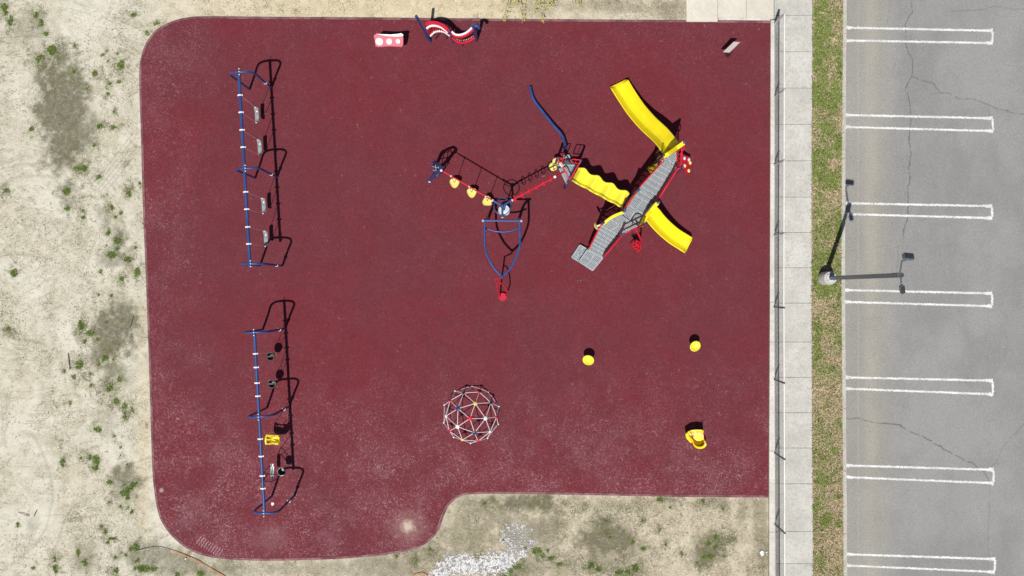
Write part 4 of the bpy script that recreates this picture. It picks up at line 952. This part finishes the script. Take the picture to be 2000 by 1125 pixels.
# three hanging steps
tri = lambda c_, r_, rot, sq=.72: [c_+Vector((r_*(1+.10*math.cos(3*(a)))*math.cos(a+rot), r_*(1+.10*math.cos(3*a))*math.sin(a+rot), 0)) for a in [k*math.pi/15 for k in range(30)]]
for i, (px_, py_, rot, rx, lab) in enumerate(((888, 357, R(-90), 884, 'yellow hanging step on the left rail, farthest from the hub'), (921.5, 376, R(-90), 918, 'yellow hanging step, middle one of three on the left rail'), (952, 393, R(88), 950, 'yellow hanging step on the left rail, closest to the hub'))):
    c_ = P(px_, py_, .45); r_ = thing('hanging_step', lab, 'hanging step', (c_.x, c_.y, .42), 'yellow hanging steps')
    a = tri(c_, .165, rot); b = [c_+(v-c_)*.93+Vector((0, 0, .03)) for v in a]; d = [c_+(v-c_)*.8+Vector((0, 0, .015)) for v in a]; e = [c_+(v-c_)*.9+Vector((0, 0, -.04)) for v in a]; n = len(a)
    mb = MB(); mb.add(e+a+b+d, [(j*n+k, j*n+(k+1) % n, (j+1)*n+(k+1) % n, (j+1)*n+k) for j in range(3) for k in range(n)]+[tuple(3*n+k for k in range(n)), tuple(range(n-1, -1, -1))]); mb.build('step', M['paleyellow'], r_)
    ry = 335+(px_-10*0-866)*(57/97.)*.93
    u = ((c_.x-P(866, 335, HT).x)/(P(963, 392, HT).x-P(866, 335, HT).x)); tp_ = P(866, 335, HT).lerp(P(963, 392, HT), u)
    mb = MB(); mb.tube([tp_+Vector((0, 0, -.03)), c_], .012, 8); mb.build('hanger_rod', M['galv'], r_)
    t_ = (P(963, 392, HT)-P(866, 335, HT)).normalized(); mb = MB(); mb.tube([tp_-t_*.02, tp_+t_*.02], .036, 10); mb.build('clamp', M['galv'], r_)

# ================================================================== PLAY STRUCTURE
root = play = thing('play_structure', 'large play structure with grey perforated decks, yellow slides and wavy yellow bridge', 'play structure', tuple(P(1230, 400)))
zA, zM, zU = 1.1, 1.2, 1.9
def deck(poly, z, name='deck', solid=None, rim=.035):
    p = [P(a, b, z) for a, b in poly]; mb = MB(); n = len(p)
    ar = sum(p[i].x*p[(i+1) % n].y-p[(i+1) % n].x*p[i].y for i in range(n))
    if ar < 0: p = p[::-1]
    c_ = sum(p, Vector())/n; top = p
    mb.add(top, [tuple(range(n))]); d = mb.build(name, M['perf'], root, smooth=False)
    mb = MB()
    for i in range(n):
        a, b = p[i], p[(i+1) % n]; mb.bar(a+Vector((0, 0, -.04)), b+Vector((0, 0, -.04)), rim, .09)
    # stiffening ribs that read as solid lanes between the hole fields
    if n > 3:
        for i in range(n//2):
            a, b = (p[i]+p[(i+1) % n])/2, (p[(i+n//2) % n]+p[(i+1+n//2) % n])/2; mb.bar(a+Vector((0, 0, -.012)), b+Vector((0, 0, -.012)), .03, .03)
    mb.build('deck_rim', M['deck_rim'], d, smooth=False); return d
def post(px, py, h, m_='blue', r=.04):
    t_ = P(px, py, h); mb = MB(); mb.tube([Vector((t_.x, t_.y, 0)), t_], r, 12); mb.ball(t_, r*1.03, 12, 6, 1, 1, .6); o = mb.build('post', M[m_], root); return t_
def steps(tl, tr, bl, br, z0, z1, n):
    """treads from the top edge (tl,tr,z0) down to (bl,br,z1)"""
    A0, A1_, B0, B1_ = P(*tl, z0), P(*tr, z0), P(*bl, z1), P(*br, z1); dz = (z0-z1)/(n+1)
    for k in range(n):
        a = A0.lerp(B0, k/n); b = A1_.lerp(B1_, k/n); c_ = A1_.lerp(B1_, (k+1)/n); d = A0.lerp(B0, (k+1)/n); z = z0-dz*(k+1)
        v = [Vector((q.x, q.y, z)) for q in (a, b, c_, d)]
        mb = MB(); mb.add(v, [(0, 1, 2, 3)]); o = mb.build('tread', M['perf'], root, smooth=False)
        mb = MB(); mb.bar(v[3]+Vector((0, 0, -.02)), v[2]+Vector((0, 0, -.02)), .035, .05); mb.build('nosing', M['deck_rim'], o, smooth=False)
    for a, b in ((A0, B0), (A1_, B1_)):
        mb = MB(); mb.bar(a+Vector((0, 0, -.12)), b+Vector((0, 0, -.04)), .03, .2); mb.build('stringer', M['deck_rim'], root, smooth=False)
    return A0, A1_, B0, B1_
def barrier(a, b, h0, h1, nb, r=.018, m_='red', name='barrier', loop=True):
    """a,b world points at walking level; rails at +h0,+h1 joined by nb balusters"""
    a, b = Vector(a), Vector(b); mb = MB(); u = Vector((0, 0, 1))
    d = (b-a).normalized()*.05
    mb.tube(crom([a+d+u*h0, a+u*(h0+.08), a+u*(h1-.08), a+d+u*h1], 3)+crom([b-d+u*h1, b+u*(h1-.08), b+u*(h0+.08), b-d+u*h0], 3)+[a+d+u*h0], r, 8)
    for k in range(1, nb):
        p = a.lerp(b, k/nb); mb.tube([p+u*h0, p+u*h1], r*.62, 6)
    return mb.build(name, M[m_], root)
# --- posts
q2 = post(1296.5, 302.5, 3.1, 'navy'); q1 = post(1337, 278, 3.3); q3 = post(1334.5, 327, 3.1); q4 = post(1248, 371, 2.5); q5 = post(1287.5, 394.5, 2.5)
q6 = post(1221, 411, 2.4); q7 = post(1260, 437, 2.5, 'navy'); q8 = post(1218.5, 457, 2.3); q9 = post(1179, 435, 2.3, 'navy')
k1 = post(1089, 308.5, 1.95); k2 = post(1134.5, 313.5, 1.9); k3 = post(1106, 361, 1.0, 'navy', .045)
gz_ = lambda v, z: Vector((v.x, v.y, z))
def px_of(v): k = S*(1-v.z/H); return (v.x/k+1000, 562.5-v.y/k)
def pxz(v, z): return px_of(gz_(v, z))
U2, U1, U3 = pxz(q2, zU), pxz(q1, zU), pxz(q3, zU)
deck([(U2[0]+1, U2[1]), (U1[0]-1, U1[1]+1), (U3[0]+1, U3[1]-2), (1314, 338), (1286, 323)], zU)
m4, m5, m6, m7, m8, m9 = [pxz(q, zM) for q in (q4, q5, q6, q7, q8, q9)]
deck([m4, (m5[0]-2.5, m5[1]-1.5), (m7[0]-2, m7[1]-1), m6], zM); deck([(m6[0]-.5, m6[1]+.3), (m7[0]-.5, m7[1]+.7), m8, m9], zM)
s1 = steps((1287.5, 323.5), (1312.5, 336.5), m4, (m5[0]-2.5, m5[1]-1.5), zU, zM, 7)
s2 = steps((m9[0], m9[1]), (m8[0]-1.5, m8[1]-.5), (1148.5, 488), (1174.5, 502.5), zM, .42, 7)
deck([(1147, 488), (1177.5, 504), (1157.5, 528.5), (1131, 511)], .40, 'transfer_platform'); deck([(1132.5, 478.5), (1147, 486.5), (1131, 511), (1116.5, 502.5)], .2, 'transfer_platform')
# stair barriers
def stair_barrier(a, b, nb, h0=.12, h1=.72, r=.022, m_='red', rb=.011):
    mb = MB(); u = Vector((0, 0, 1)); mb.tube([a+u*h0, a+u*h1, b+u*h1, b+u*h0, a+u*h0], r, 8)
    for k in range(1, nb): p = a.lerp(b, k/nb); mb.tube([p+u*h0, p+u*h1], rb, 6)
    mb.build('stair_barrier', M[m_], root)
def out_(a, b, d): t_ = (b-a).normalized(); return Vector((t_.y, -t_.x, 0))*d
o1 = out_(s1[0], s1[2], .03); stair_barrier(s1[0]+o1, s1[2]+o1, 20, r=.02); stair_barrier(s1[1]+Vector((.03, .01, 0)), s1[3]+Vector((.03, .01, 0)), 22, h1=.86, r=.024, rb=.018)
stair_barrier(s2[0]+o1, s2[2]+o1, 18, r=.02); stair_barrier(s2[1]+Vector((.03, .01, 0)), s2[3]+Vector((.03, .01, 0)), 22, h1=.86, r=.024, rb=.018)
# right hand barriers cast the dark band on the treads themselves; flat barriers on decks
barrier(gz_(q1, zU), gz_(q3, zU), .1, .95, 6, .02); barrier(gz_(q2, zU), gz_(q2, zU)+(s1[0]-gz_(q2, zU))*.9, .1, .9, 2, .018)
barrier(gz_(q4, zM), gz_(q6, zM), .1, .9, 9, .016); barrier(gz_(q7, zM), gz_(q8, zM), .45, .95, 2, .026); barrier(gz_(q3, zU), s1[1], .1, .9, 3, .018)
barrier(gz_(q5, zM), gz_(q5, zM)+Vector((-.10, -.14, 0)), .1, .9, 1, .018)
# --- slides
def slide(name, pts, w, label=None, wall=.17, wend=None):
    cen = crom([P(*p) for p in pts], 7); N = len(cen); wend = wend or w
    def sec(i):
        f = i/(N-1); ww = (w*(1-f)+wend*f)/2; hh = wall*(1-.45*f)
        if f > .9:
            e = (f-.9)/.1; ww *= 1-.16*e**2.5; hh = max(hh*(1-e*.75), .03)
        a = min(.24, hh*.62)
        return [(-ww, hh-.03), (-ww-.012, hh), (-ww+.02, hh+.008), (-ww+.045, hh-.02), (-ww+.045+a*.7, hh*.25), (-ww+.06+a, .012), (-ww*.3, 0), (0, -.004), (ww*.3, 0), (ww-.06-a, .012), (ww-.045-a*.7, hh*.25), (ww-.045, hh-.02), (ww-.02, hh+.008), (ww+.012, hh), (ww, hh-.03), (ww-.06, -.035), (-ww+.06, -.035)]
    mb = MB(); mb.sweep(cen, sec, True); o = mb.build(name, M['yellow'], root)
    if label: o['label'] = label
    return o, cen
sl1, ce1 = slide('slide', [(1312, 298, 1.88), (1304, 289, 1.86), (1297, 279, 1.70), (1285, 265, 1.42), (1262, 243, 1.0), (1240, 217, .66), (1222, 190, .42), (1213, 175, .34), (1209, 168, .32), (1206, 163, .27)], .60, 'long curved yellow slide', .36, .64)
sl2, ce2 = slide('slide', [(1266, 416, 1.18), (1273, 422, 1.16), (1283, 434, .98), (1297, 448, .74), (1314, 462, .50), (1330, 472, .36), (1340, 478, .33), (1345, 481, .28)], .54, 'short curved yellow slide', .30, .56)
for ce, ks in ((ce1, (12, 40)), (ce2, (22,))):
    for k in ks:
        p = ce[k]; mb = MB(); mb.tube([Vector((p.x, p.y, 0)), p+Vector((0, 0, -.03))], .03, 8); mb.build('slide_leg', M['galv'], root)
# hoods at the slide mouths
def hood(a, b, inward, z, name='slide_hood', bulge=.10, th=.05, tall=None):
    a, b = gz_(a, z), gz_(b, z); t_ = (b-a).normalized(); n_ = Vector(inward).normalized(); pr = []
    for k in range(9):
        f = k/8; p = a.lerp(b, f)+n_*bulge*math.sin(math.pi*f)*.7; pr.append(p)
    mb = MB(); u = Vector((0, 0, 1)); vs = []
    for k, p in enumerate(pr):
        e = abs(k-4)/4; zz = .50+.18*(e**2); lo = .0 if e > .8 else .36; ff = k/8
        if tall: zz = zz+(tall-zz)*float(sst(np.array(ff), .35, .62)); lo = min(lo, .36)
        vs += [p+u*lo-n_*th, p+u*zz-n_*th, p+u*zz+n_*th, p+u*lo+n_*th]
    fs = []
    for k in range(8):
        for j in range(4): fs.append((k*4+j, k*4+(j+1) % 4, (k+1)*4+(j+1) % 4, (k+1)*4+j))
    fs += [(0, 1, 2, 3), (35, 34, 33, 32)]; mb.add(vs, fs); return mb.build(name, M['yellow'], root)
hood(q2, q1, (.5, -.85, 0), zU, bulge=.03, th=.06, tall=1.32); hood(q7, q5, (-.85, .45, 0), zM, bulge=.05, th=.06, tall=1.0)
# curved yellow barrier panel between the post pair on the lower flight side
a, b = gz_(q9, zM), gz_(q6, zM); n_ = Vector((-.5, .87, 0)); mb = MB(); vs = []
for k in range(13):
    f = k/12; p = a.lerp(b, f)+n_*(.02+.05*math.sin(math.pi*f)); u = Vector((0, 0, 1)); vs += [p+u*.1, p+u*.75, p+u*.75-n_*.09, p+u*.1-n_*.05]
mb.add(vs, [(k*4+j, k*4+(j+1) % 4, (k+1)*4+(j+1) % 4, (k+1)*4+j) for k in range(12) for j in range(4)]+[(0, 1, 2, 3), (51, 50, 49, 48)]); mb.build('barrier_panel', M['yellow'], root)
# round yellow play wheel on a bracket beside the lower flight
mb = MB(); q_ = Matrix.Rotation(R(25), 3, 'Z') @ Matrix.Rotation(R(68), 3, 'Y'); mb.lathe(P(1164.5, 442, 1.75), [(0, .03), (.10, .03), (.14, .01), (.10, -.03), (0, -.03)], 20, q_); wh = mb.build('play_wheel', M['paleyellow'], root)
mb = MB(); mb.tube([P(1165, 442, 1.75), P(1173, 439, 1.8), q9+Vector((0, 0, -.45))], .025, 8); mb.build('bracket', M['white'], wh)
# --- triangular deck, low deck, entrance bars
TA = [pxz(k1, zA), pxz(k2, zA), pxz(k3, zA)]
deck([(1089, 322.5), (1125, 322.5), (1107, 359)], zA, 'triangular_deck'); deck([(1095, 322), (1119, 322), (1111, 303), (1103, 303)], .25, 'triangular_deck')
u = Vector((0, 0, 1)); A_, B_, C_ = gz_(k1, zA), gz_(k2, zA), gz_(k3, zA)
tb('barrier', [(1091, 312, 1.75), (1113, 351, 1.75)], .022, 'red'); tb('barrier', [(1094, 311, 1.7), (1099, 312, 1.7), (1100, 318, 1.5), (1097, 322, 1.2)], .018, 'red')
barrier(B_, B_+(A_-B_)*.38, .1, .9, 2, .018); tb('barrier', [(1134, 314, 1.75), (1113.5, 350.5, 1.5)], .022, 'red'); tb('barrier', [(1128, 323, 1.2), (1112, 352, 1.1)], .016, 'orange')
barrier(A_, A_+(B_-A_)*.35, .1, .9, 2, .016)
mb = MB(); mb.bar(P(1125, 324, 1.1), P(1108, 358, 1.1), .09, .2); mb.build('deck_beam', M['navy'], root)
mb = MB(); a = P(1094, 319, 1.7); mb.tube([P(1094, 318, 1.72), P(1099, 326, 1.72)], .05, 10); mb.build('collar', M['white'], root)
tb('grab_bar', [(1083, 346, 2.2), (1092, 341, 2.0), (1101, 335, 1.75)], .03, 'red')
for p, r_ in (((1086, 315.5, .62), .125), ((1080.5, 325.5, .45), .145)):
    c_ = P(*p); mb = MB(); mb.lathe(c_, [(0, .03), (r_*.8, .028), (r_, .005), (r_*.93, -.035), (0, -.04)], 22); o = mb.build('step_pod', M['paleyellow'], root)
    mb = MB(); mb.tube([Vector((c_.x, c_.y, 0)), c_], .035, 8); mb.build('stem', M['blue'], o)
# --- wavy bridge
a, b = P(1123.5, 340, 1.1), P(1221.5, 392.5, 1.12); N = 90; cen = [a.lerp(b, k/N)+Vector((0, 0, .12*math.sin(k/N*math.pi*2*3.6-.4))) for k in range(N+1)]
def sec(i):
    s_ = .5+.5*math.sin(i/N*math.pi*2*3.6-.9); w1 = .215+.055*s_; w0 = .265+.035*s_
    return [(-w0, .17), (-w0-.01, .20), (-w0+.03, .205), (-w0+.05, .18), (-w0+.115, .015), (-.08, 0), (.08, 0), (w1-.06, .01), (w1-.02, .07), (w1, .10), (w1+.02, .09), (w1, -.06), (-w0+.05, -.06)]
mb = MB(); mb.sweep(cen, sec, True); mb.build('wavy_bridge', M['yellow_gloss'], root)
# --- climbing wall slanting down on the far right side
w = [P(1331, 298.5, .88), P(1330, 333, .88), P(1346, 341, .35), P(1350, 306.5, .35)]; nrm = (w[1]-w[0]).cross(w[3]-w[0]).normalized(); nrm = nrm if nrm.z > 0 else -nrm; mb = MB()
rim_ = [w[0], w[0].lerp(w[1], .5)+(w[0]-w[3])*.03, w[1], w[1].lerp(w[2], .5)-(w[1]-w[0])*.06, w[2], w[2].lerp(w[3], .5)+(w[2]-w[1])*.08, w[3], w[3].lerp(w[0], .5)+(w[1]-w[0])*.05]; n = len(rim_)
mb.add(rim_+[v-nrm*.05 for v in rim_], [tuple(range(n)), tuple(range(2*n-1, n-1, -1))]+[(k, (k+1) % n, n+(k+1) % n, n+k) for k in range(n)]); cw = mb.build('climbing_wall', M['red_plastic'], root, smooth=False)
def wp(s_, t_): return w[0].lerp(w[1], s_).lerp(w[3].lerp(w[2], s_), t_)
for s_, t_, c_ in ((.25, .25, 'grey_disc'), (.22, .72, 'grey_disc'), (.36, .88, 'paleyellow'), (.66, .32, 'paleyellow'), (.82, .82, 'paleyellow')):
    p = wp(s_, t_)+nrm*.03; mb = MB(); mb.ball(p, .06, 12, 7, .8, 1.1, .7); mb.build('hand_hold', M[c_], cw)
tb('grab_bar', [(1333, 326, 2.9), (1327, 329, 2.7), (1322, 334, 2.5)], .022, 'red'); tb('grab_bar', [(1336, 282, 2.9), (1336, 291, 2.8), (1330, 298, 2.6)], .02, 'red')
# --- yellow bench block below the upper flight
mb = MB(); mb.box(P(1275, 330, .45), (.30, .26, .12), R(30), bev=.04); mb.box(P(1279, 324, .6), (.24, .16, .12), R(30), bev=.04); mb.build('step_block', M['yellow'], root)
# --- red loop climber at the front
tb('climber_pole', [(1241, 446, 2.1), (1246, 456, 2.0), (1251, 466, 1.8), (1252, 474, 1.2), (1250, 482, .5), (1249, 486, 0)], .026, 'red', sm=4)
tb('climber_pole', [(1243, 471, 1.0), (1247, 488, .5), (1248, 490, 0)], .022, 'red')
for k, (a, b, c_, d) in enumerate((((1231, 485, .55), (1239, 480, .8), (1247, 478, .9), (1250, 474, 1.)), ((1236, 473, .9), (1242, 479, .7), (1249, 476, .8), (1243, 469, 1.)), ((1238, 486, .4), (1245, 485, .5), (1250, 489, .3), (1244, 491, .2)), ((1233, 474, .8), (1238, 476, .75), (1243, 473, .8), (1248, 471, .9)))):
    tb('foot_loop', [a, b, c_, d], .018, 'red', sm=3, n=6)
for k, (x0, y0) in enumerate(((1239, 478), (1243, 482), (1247, 484), (1241, 474), (1246, 474))):
    mb = MB(); c_ = P(x0, y0, .85-.12*k); mb.tube([c_+Vector((.075*math.cos(a), .055*math.sin(a), .03*math.sin(2*a))) for a in [j*math.pi/8 for j in range(16)]], .015, 6, closed=True); mb.build('foot_loop', M['red'], root)
mb = MB(); a = gz_(q7, zM+.9).lerp(gz_(q8, zM+.9), .5); mb.tube(crom([gz_(q7, zM+.6), gz_(q7, zM+1.15).lerp(a, .3), a+Vector((0, 0, .55)), a+(gz_(q8, zM)-gz_(q7, zM))*.15+Vector((0, 0, .1))], 5), .022, 8); mb.build('grab_bar', M['red'], root)
tb('talk_tube', [(1166, 452, .1), (1167, 452, .1)], .01, 'dark') if False else None

# ================================================================== FENCE
ys_p = [47.5, 190, 323, 460, 599.5, 741, 884, 1022.5, 1162, 1300]
root = thing('chain_link_fence', 'waist high galvanised chain link fence along the sidewalk', 'fence', tuple(P(1511, 560)))
HF = 1.2
fx = lambda y: P(float(np.interp(y, [40, 560, 1125, 1400], [1511.7, 1510.5, 1512.5, 1514])), y)
for i, y_ in enumerate(ys_p):
    a = fx(y_); mb = MB(); mb.tube([a, a+Vector((0, 0, HF+.02))], .040 if i == 0 else .030, 10); mb.ball(a+Vector((0, 0, HF+.03)), .036, 8, 5); mb.build('post', M['galv'] if i < 4 else M['grey_post'], root)
fp = [fx(y_) for y_ in np.linspace(47.5, 1300, 30)]
mb = MB(); mb.tube([p+Vector((0, 0, HF)) for p in fp], .021, 8); mb.build('top_rail', M['white'], root)
mb = MB(); mb.tube([p+Vector((0, 0, .12)) for p in fp], .006, 5); mb.build('tension_wire', M['galv'], root)
mb = MB(); L0 = P(0, 47.5).y; L1 = P(0, 1300).y; sp = .078; y_ = L0
def fxy(yw): return fx(562.5-yw/S).x
vs = []; fs = []
def wire(a, b, r=.0021):
    o = len(vs)
    for p in (a, b): vs.extend([p+Vector((r, 0, 0)), p+Vector((-r*.5, r*.9, 0)), p+Vector((-r*.5, -r*.9, 0))])
    for k in range(3): fs.append((o+k, o+(k+1) % 3, o+3+(k+1) % 3, o+3+k))
while y_ > L1:
    for s_ in (1, -1):
        y2 = y_+s_*(HF-.08)
        if y2 > L0: z2 = .10+(L0-y_)*1.0; y2 = L0
        else: z2 = HF
        a = Vector((fxy(y_)+s_*.003, y_, .10)); b = Vector((fxy(y2)+s_*.003, y2, z2)); wire(a, b)
    y_ -= sp
mb.add(vs, fs); mb.build('wire_mesh', M['wire'], root, smooth=False)

# ================================================================== LIGHT POLE
root = thing('light_pole', 'tall square grey parking light pole on a concrete base with two floodlights', 'light pole', tuple(P(1613, 542)))
a = P(1609.5, 543.5); mb = MB(); mb.lathe(a, [(.23, -.1), (.225, .60), (.205, .64), (0, .64)], 28); mb.build('base', M['walk'], root)
b0 = P(1613.5, 539, .64); t0 = P(1757.5, 537.3, 6.15); b0 = Vector((a.x, a.y, .64)); 
mb = MB(); mb.bar(b0, t0, .11, .11); pole = mb.build('pole', M['grey_post'], root, smooth=False)
mb = MB(); mb.box(b0+Vector((0, 0, .02)), (.26, .26, .03), bev=.02)
for sx in (-1, 1):
    for sy in (-1, 1): mb.tube([b0+Vector((sx*.1, sy*.1, 0)), b0+Vector((sx*.1, sy*.1, .09))], .014, 6)
mb.build('base_plate', M['galv'], root)
tb('tenon', [(1745, 537.5, 5.6), (1761, 537.2, 6.2)], .07, 'dark')
tb('arm', [(1757, 537, 6.15), (1761.5, 509.5, 6.75), (1770, 508, 6.8)], .024, 'grey_post'); tb('arm', [(1759, 538, 6.1), (1760.5, 556, 6.15)], .022, 'grey_post')
def lamp(c, sx, sy, rz, tilt):
    Mx = (Matrix.Rotation(rz, 3, 'Z') @ Matrix.Rotation(tilt, 3, 'X')); mb = MB(); mb.box(c, (sx, sy, .07), mat=Mx, bev=.03); o = mb.build('floodlight', M['grey_post'], root, smooth=False)
    mb = MB()
    for k in range(7): mb.box(c+Mx @ Vector(((k-3)*sx/8.5, 0, .05)), (.012, sy*.8, .035), mat=Mx)
    mb.build('cooling_fins', M['dark'], o, smooth=False)
    mb = MB(); mb.box(c-Mx @ Vector((0, 0, .04)), (sx*.86, sy*.8, .015), mat=Mx); mb.build('glass', M['lens'], o, smooth=False)
lamp(P(1774, 501, 6.85), .30, .19, R(-6), R(-28)); lamp(P(1762, 565, 6.1), .13, .26, R(18), R(25))

# ================================================================== CABLES, SCRAPS, SHRUB
o = thing('cable', 'orange and grey buried cable surfacing beside the lower left corner of the surface', 'cable', tuple(P(350, 1085)))
tb('sheath', [(256, 1084, -.03), (262, 1080, .01), (272, 1075, .03), (288, 1072, .06), (305, 1071.5, .08), (320, 1073.5, .07), (335, 1077, .05)], .012, 'cable_grey', o, 4, 6)
tb('sheath', [(335, 1077, .05), (352, 1081.5, .03), (368, 1088, .02), (385, 1096, .06), (398, 1104, .05), (418, 1114, .02), (436, 1124, .01), (455, 1136, -.02)], .014, 'orange', o, 4, 6)
o = thing('cable', 'short orange cable loop peeping in beside the white gravel', 'cable', tuple(P(822, 1124)))
tb('sheath', [(803, 1129, -.02), (810, 1122.5, .02), (820, 1120, .04), (830, 1121, .03), (838, 1127, -.02)], .012, 'orange', o, 4, 6)
def scrap(px_, py_, r_, lab, seed, z=.0):
    rr = random.Random(seed); c_ = P(px_, py_, z); mb = MB(); n = 9
    v = [c_+Vector((r_*rr.uniform(.5, 1.2)*math.cos(k*6.283/n), r_*rr.uniform(.5, 1.2)*math.sin(k*6.283/n), rr.uniform(.0, .03))) for k in range(n)]
    mb.add([c_+Vector((0, 0, .035))]+v, [(0, 1+k, 1+(k+1) % n) for k in range(n)]); tag(mb.build('paper_scrap', M['paper'], smooth=False), lab, 'litter')
scrap(1488.5, 1080.5, .09, 'crumpled white scrap on the soil beside the kerb at the lower right', 3); scrap(532.5, 984, .06, 'small white scrap on the red surface under the lower swing set', 5, .03)
scrap(362.5, 1091.5, .045, 'small white scrap next to the orange cable', 8); scrap(1497, 1078, .04, 'thin white sliver by the kerb next to the larger scrap', 9)
def twig(pts, lab, r=.011):
    mb = MB(); mb.tube([P(*p) for p in pts], r, 6); tag(mb.build('twig', M['twig']), lab, 'twig')
twig([(36, 1001, .0), (45, 1004, .03), (57, 1008, .0)], 'dark bent twig on the pale sand at the far lower left'); twig([(66, 1009, 0), (68, 1003, .03), (72, 996, 0)], 'short upright twig just right of the longer dark twig')
twig([(253, 641, .01), (256, 632, .03), (260, 617, .0)], 'pale dry stalk on the dark patch left of the surface'); twig([(133, 690, 0), (136, 722, .02), (139, 718, 0)], 'short dark stick beside a weed clump on the left sand', .015)
# shrub whose outer sprays hang into the top of the picture
t = NT('yellow green buds'); t.col(t.mix(t.ramp(t.noise(6), .35, .65), (.42, .40, .08), (.60, .50, .22))); t.rough(.7); M['bud'] = t.m
root = thing('shrub', 'sprawling shrub with thin yellow green sprays over the top edge of the surface', 'shrub', tuple(P(1040, -50)))
sprays = [[(1035, -45, .1), (1000, -20, .8), (993, 4, .7), (989, 18, .5), (986, 38, .2)], [(1038, -45, .1), (1012, -20, .9), (1012, 2, .75), (1018, 20, .5), (1022, 39, .2)], [(1042, -45, .1), (1058, -18, .9), (1064, 4, .8), (1062, 22, .5), (1060, 41, .2)],
          [(1045, -45, .1), (1080, -20, .8), (1082, 0, .7), (1076, 12, .5)], [(1040, -45, .1), (1040, -15, .9), (1052, 6, .7), (1046, 20, .45)], [(1048, -45, .1), (1110, -30, .7), (1128, 0, .5), (1132, 8, .4)], [(1030, -45, .1), (1008, -26, .8), (1008, -4, .7), (1004, 10, .55)],
          [(1046, -45, .1), (1070, -25, .9), (1072, -4, .85), (1070, 14, .6)]]
mbt = MB(); mbt.tube([P(1040, -48, -.1), P(1041, -50, .25)], [.06, .04], 8); mbt.build('stem', M['twig'], root)
for si, sp_ in enumerate(sprays):
    rr = random.Random(si); pts = crom([P(*p) for p in sp_], 6); mb = MB(); mb.tube(pts, [.016-.012*k/len(pts) for k in range(len(pts))], 5); br = mb.build('branch', M['twig'], root)
    mb = MB()
    for k, p in enumerate(pts[4:]):
        for j in range(4 if k > 2 else 2):
            sprd = .10 if k < len(pts)-9 else .05; c_ = p+Vector((rr.gauss(0, sprd), rr.gauss(0, sprd), rr.gauss(0, .04))); a_ = rr.uniform(0, 6.28); l_ = rr.uniform(.02, .05); d_ = Vector((math.cos(a_), math.sin(a_), rr.uniform(-.5, .5)))*l_; e_ = Vector((-math.sin(a_), math.cos(a_), 0))*l_*.3
            mb.add([c_-d_, c_+e_, c_+d_, c_-e_], [(0, 1, 2, 3)])
    p = pts[-1]; mb.tube([p+Vector((.045*math.cos(a_), .035*math.sin(a_), 0)) for a_ in [k*.785 for k in range(8)]], .007, 5, closed=True)
    mb.build('leaves', M['bud'], br, smooth=False)
for o in bpy.data.objects:
    if '_w' in o: del o['_w']
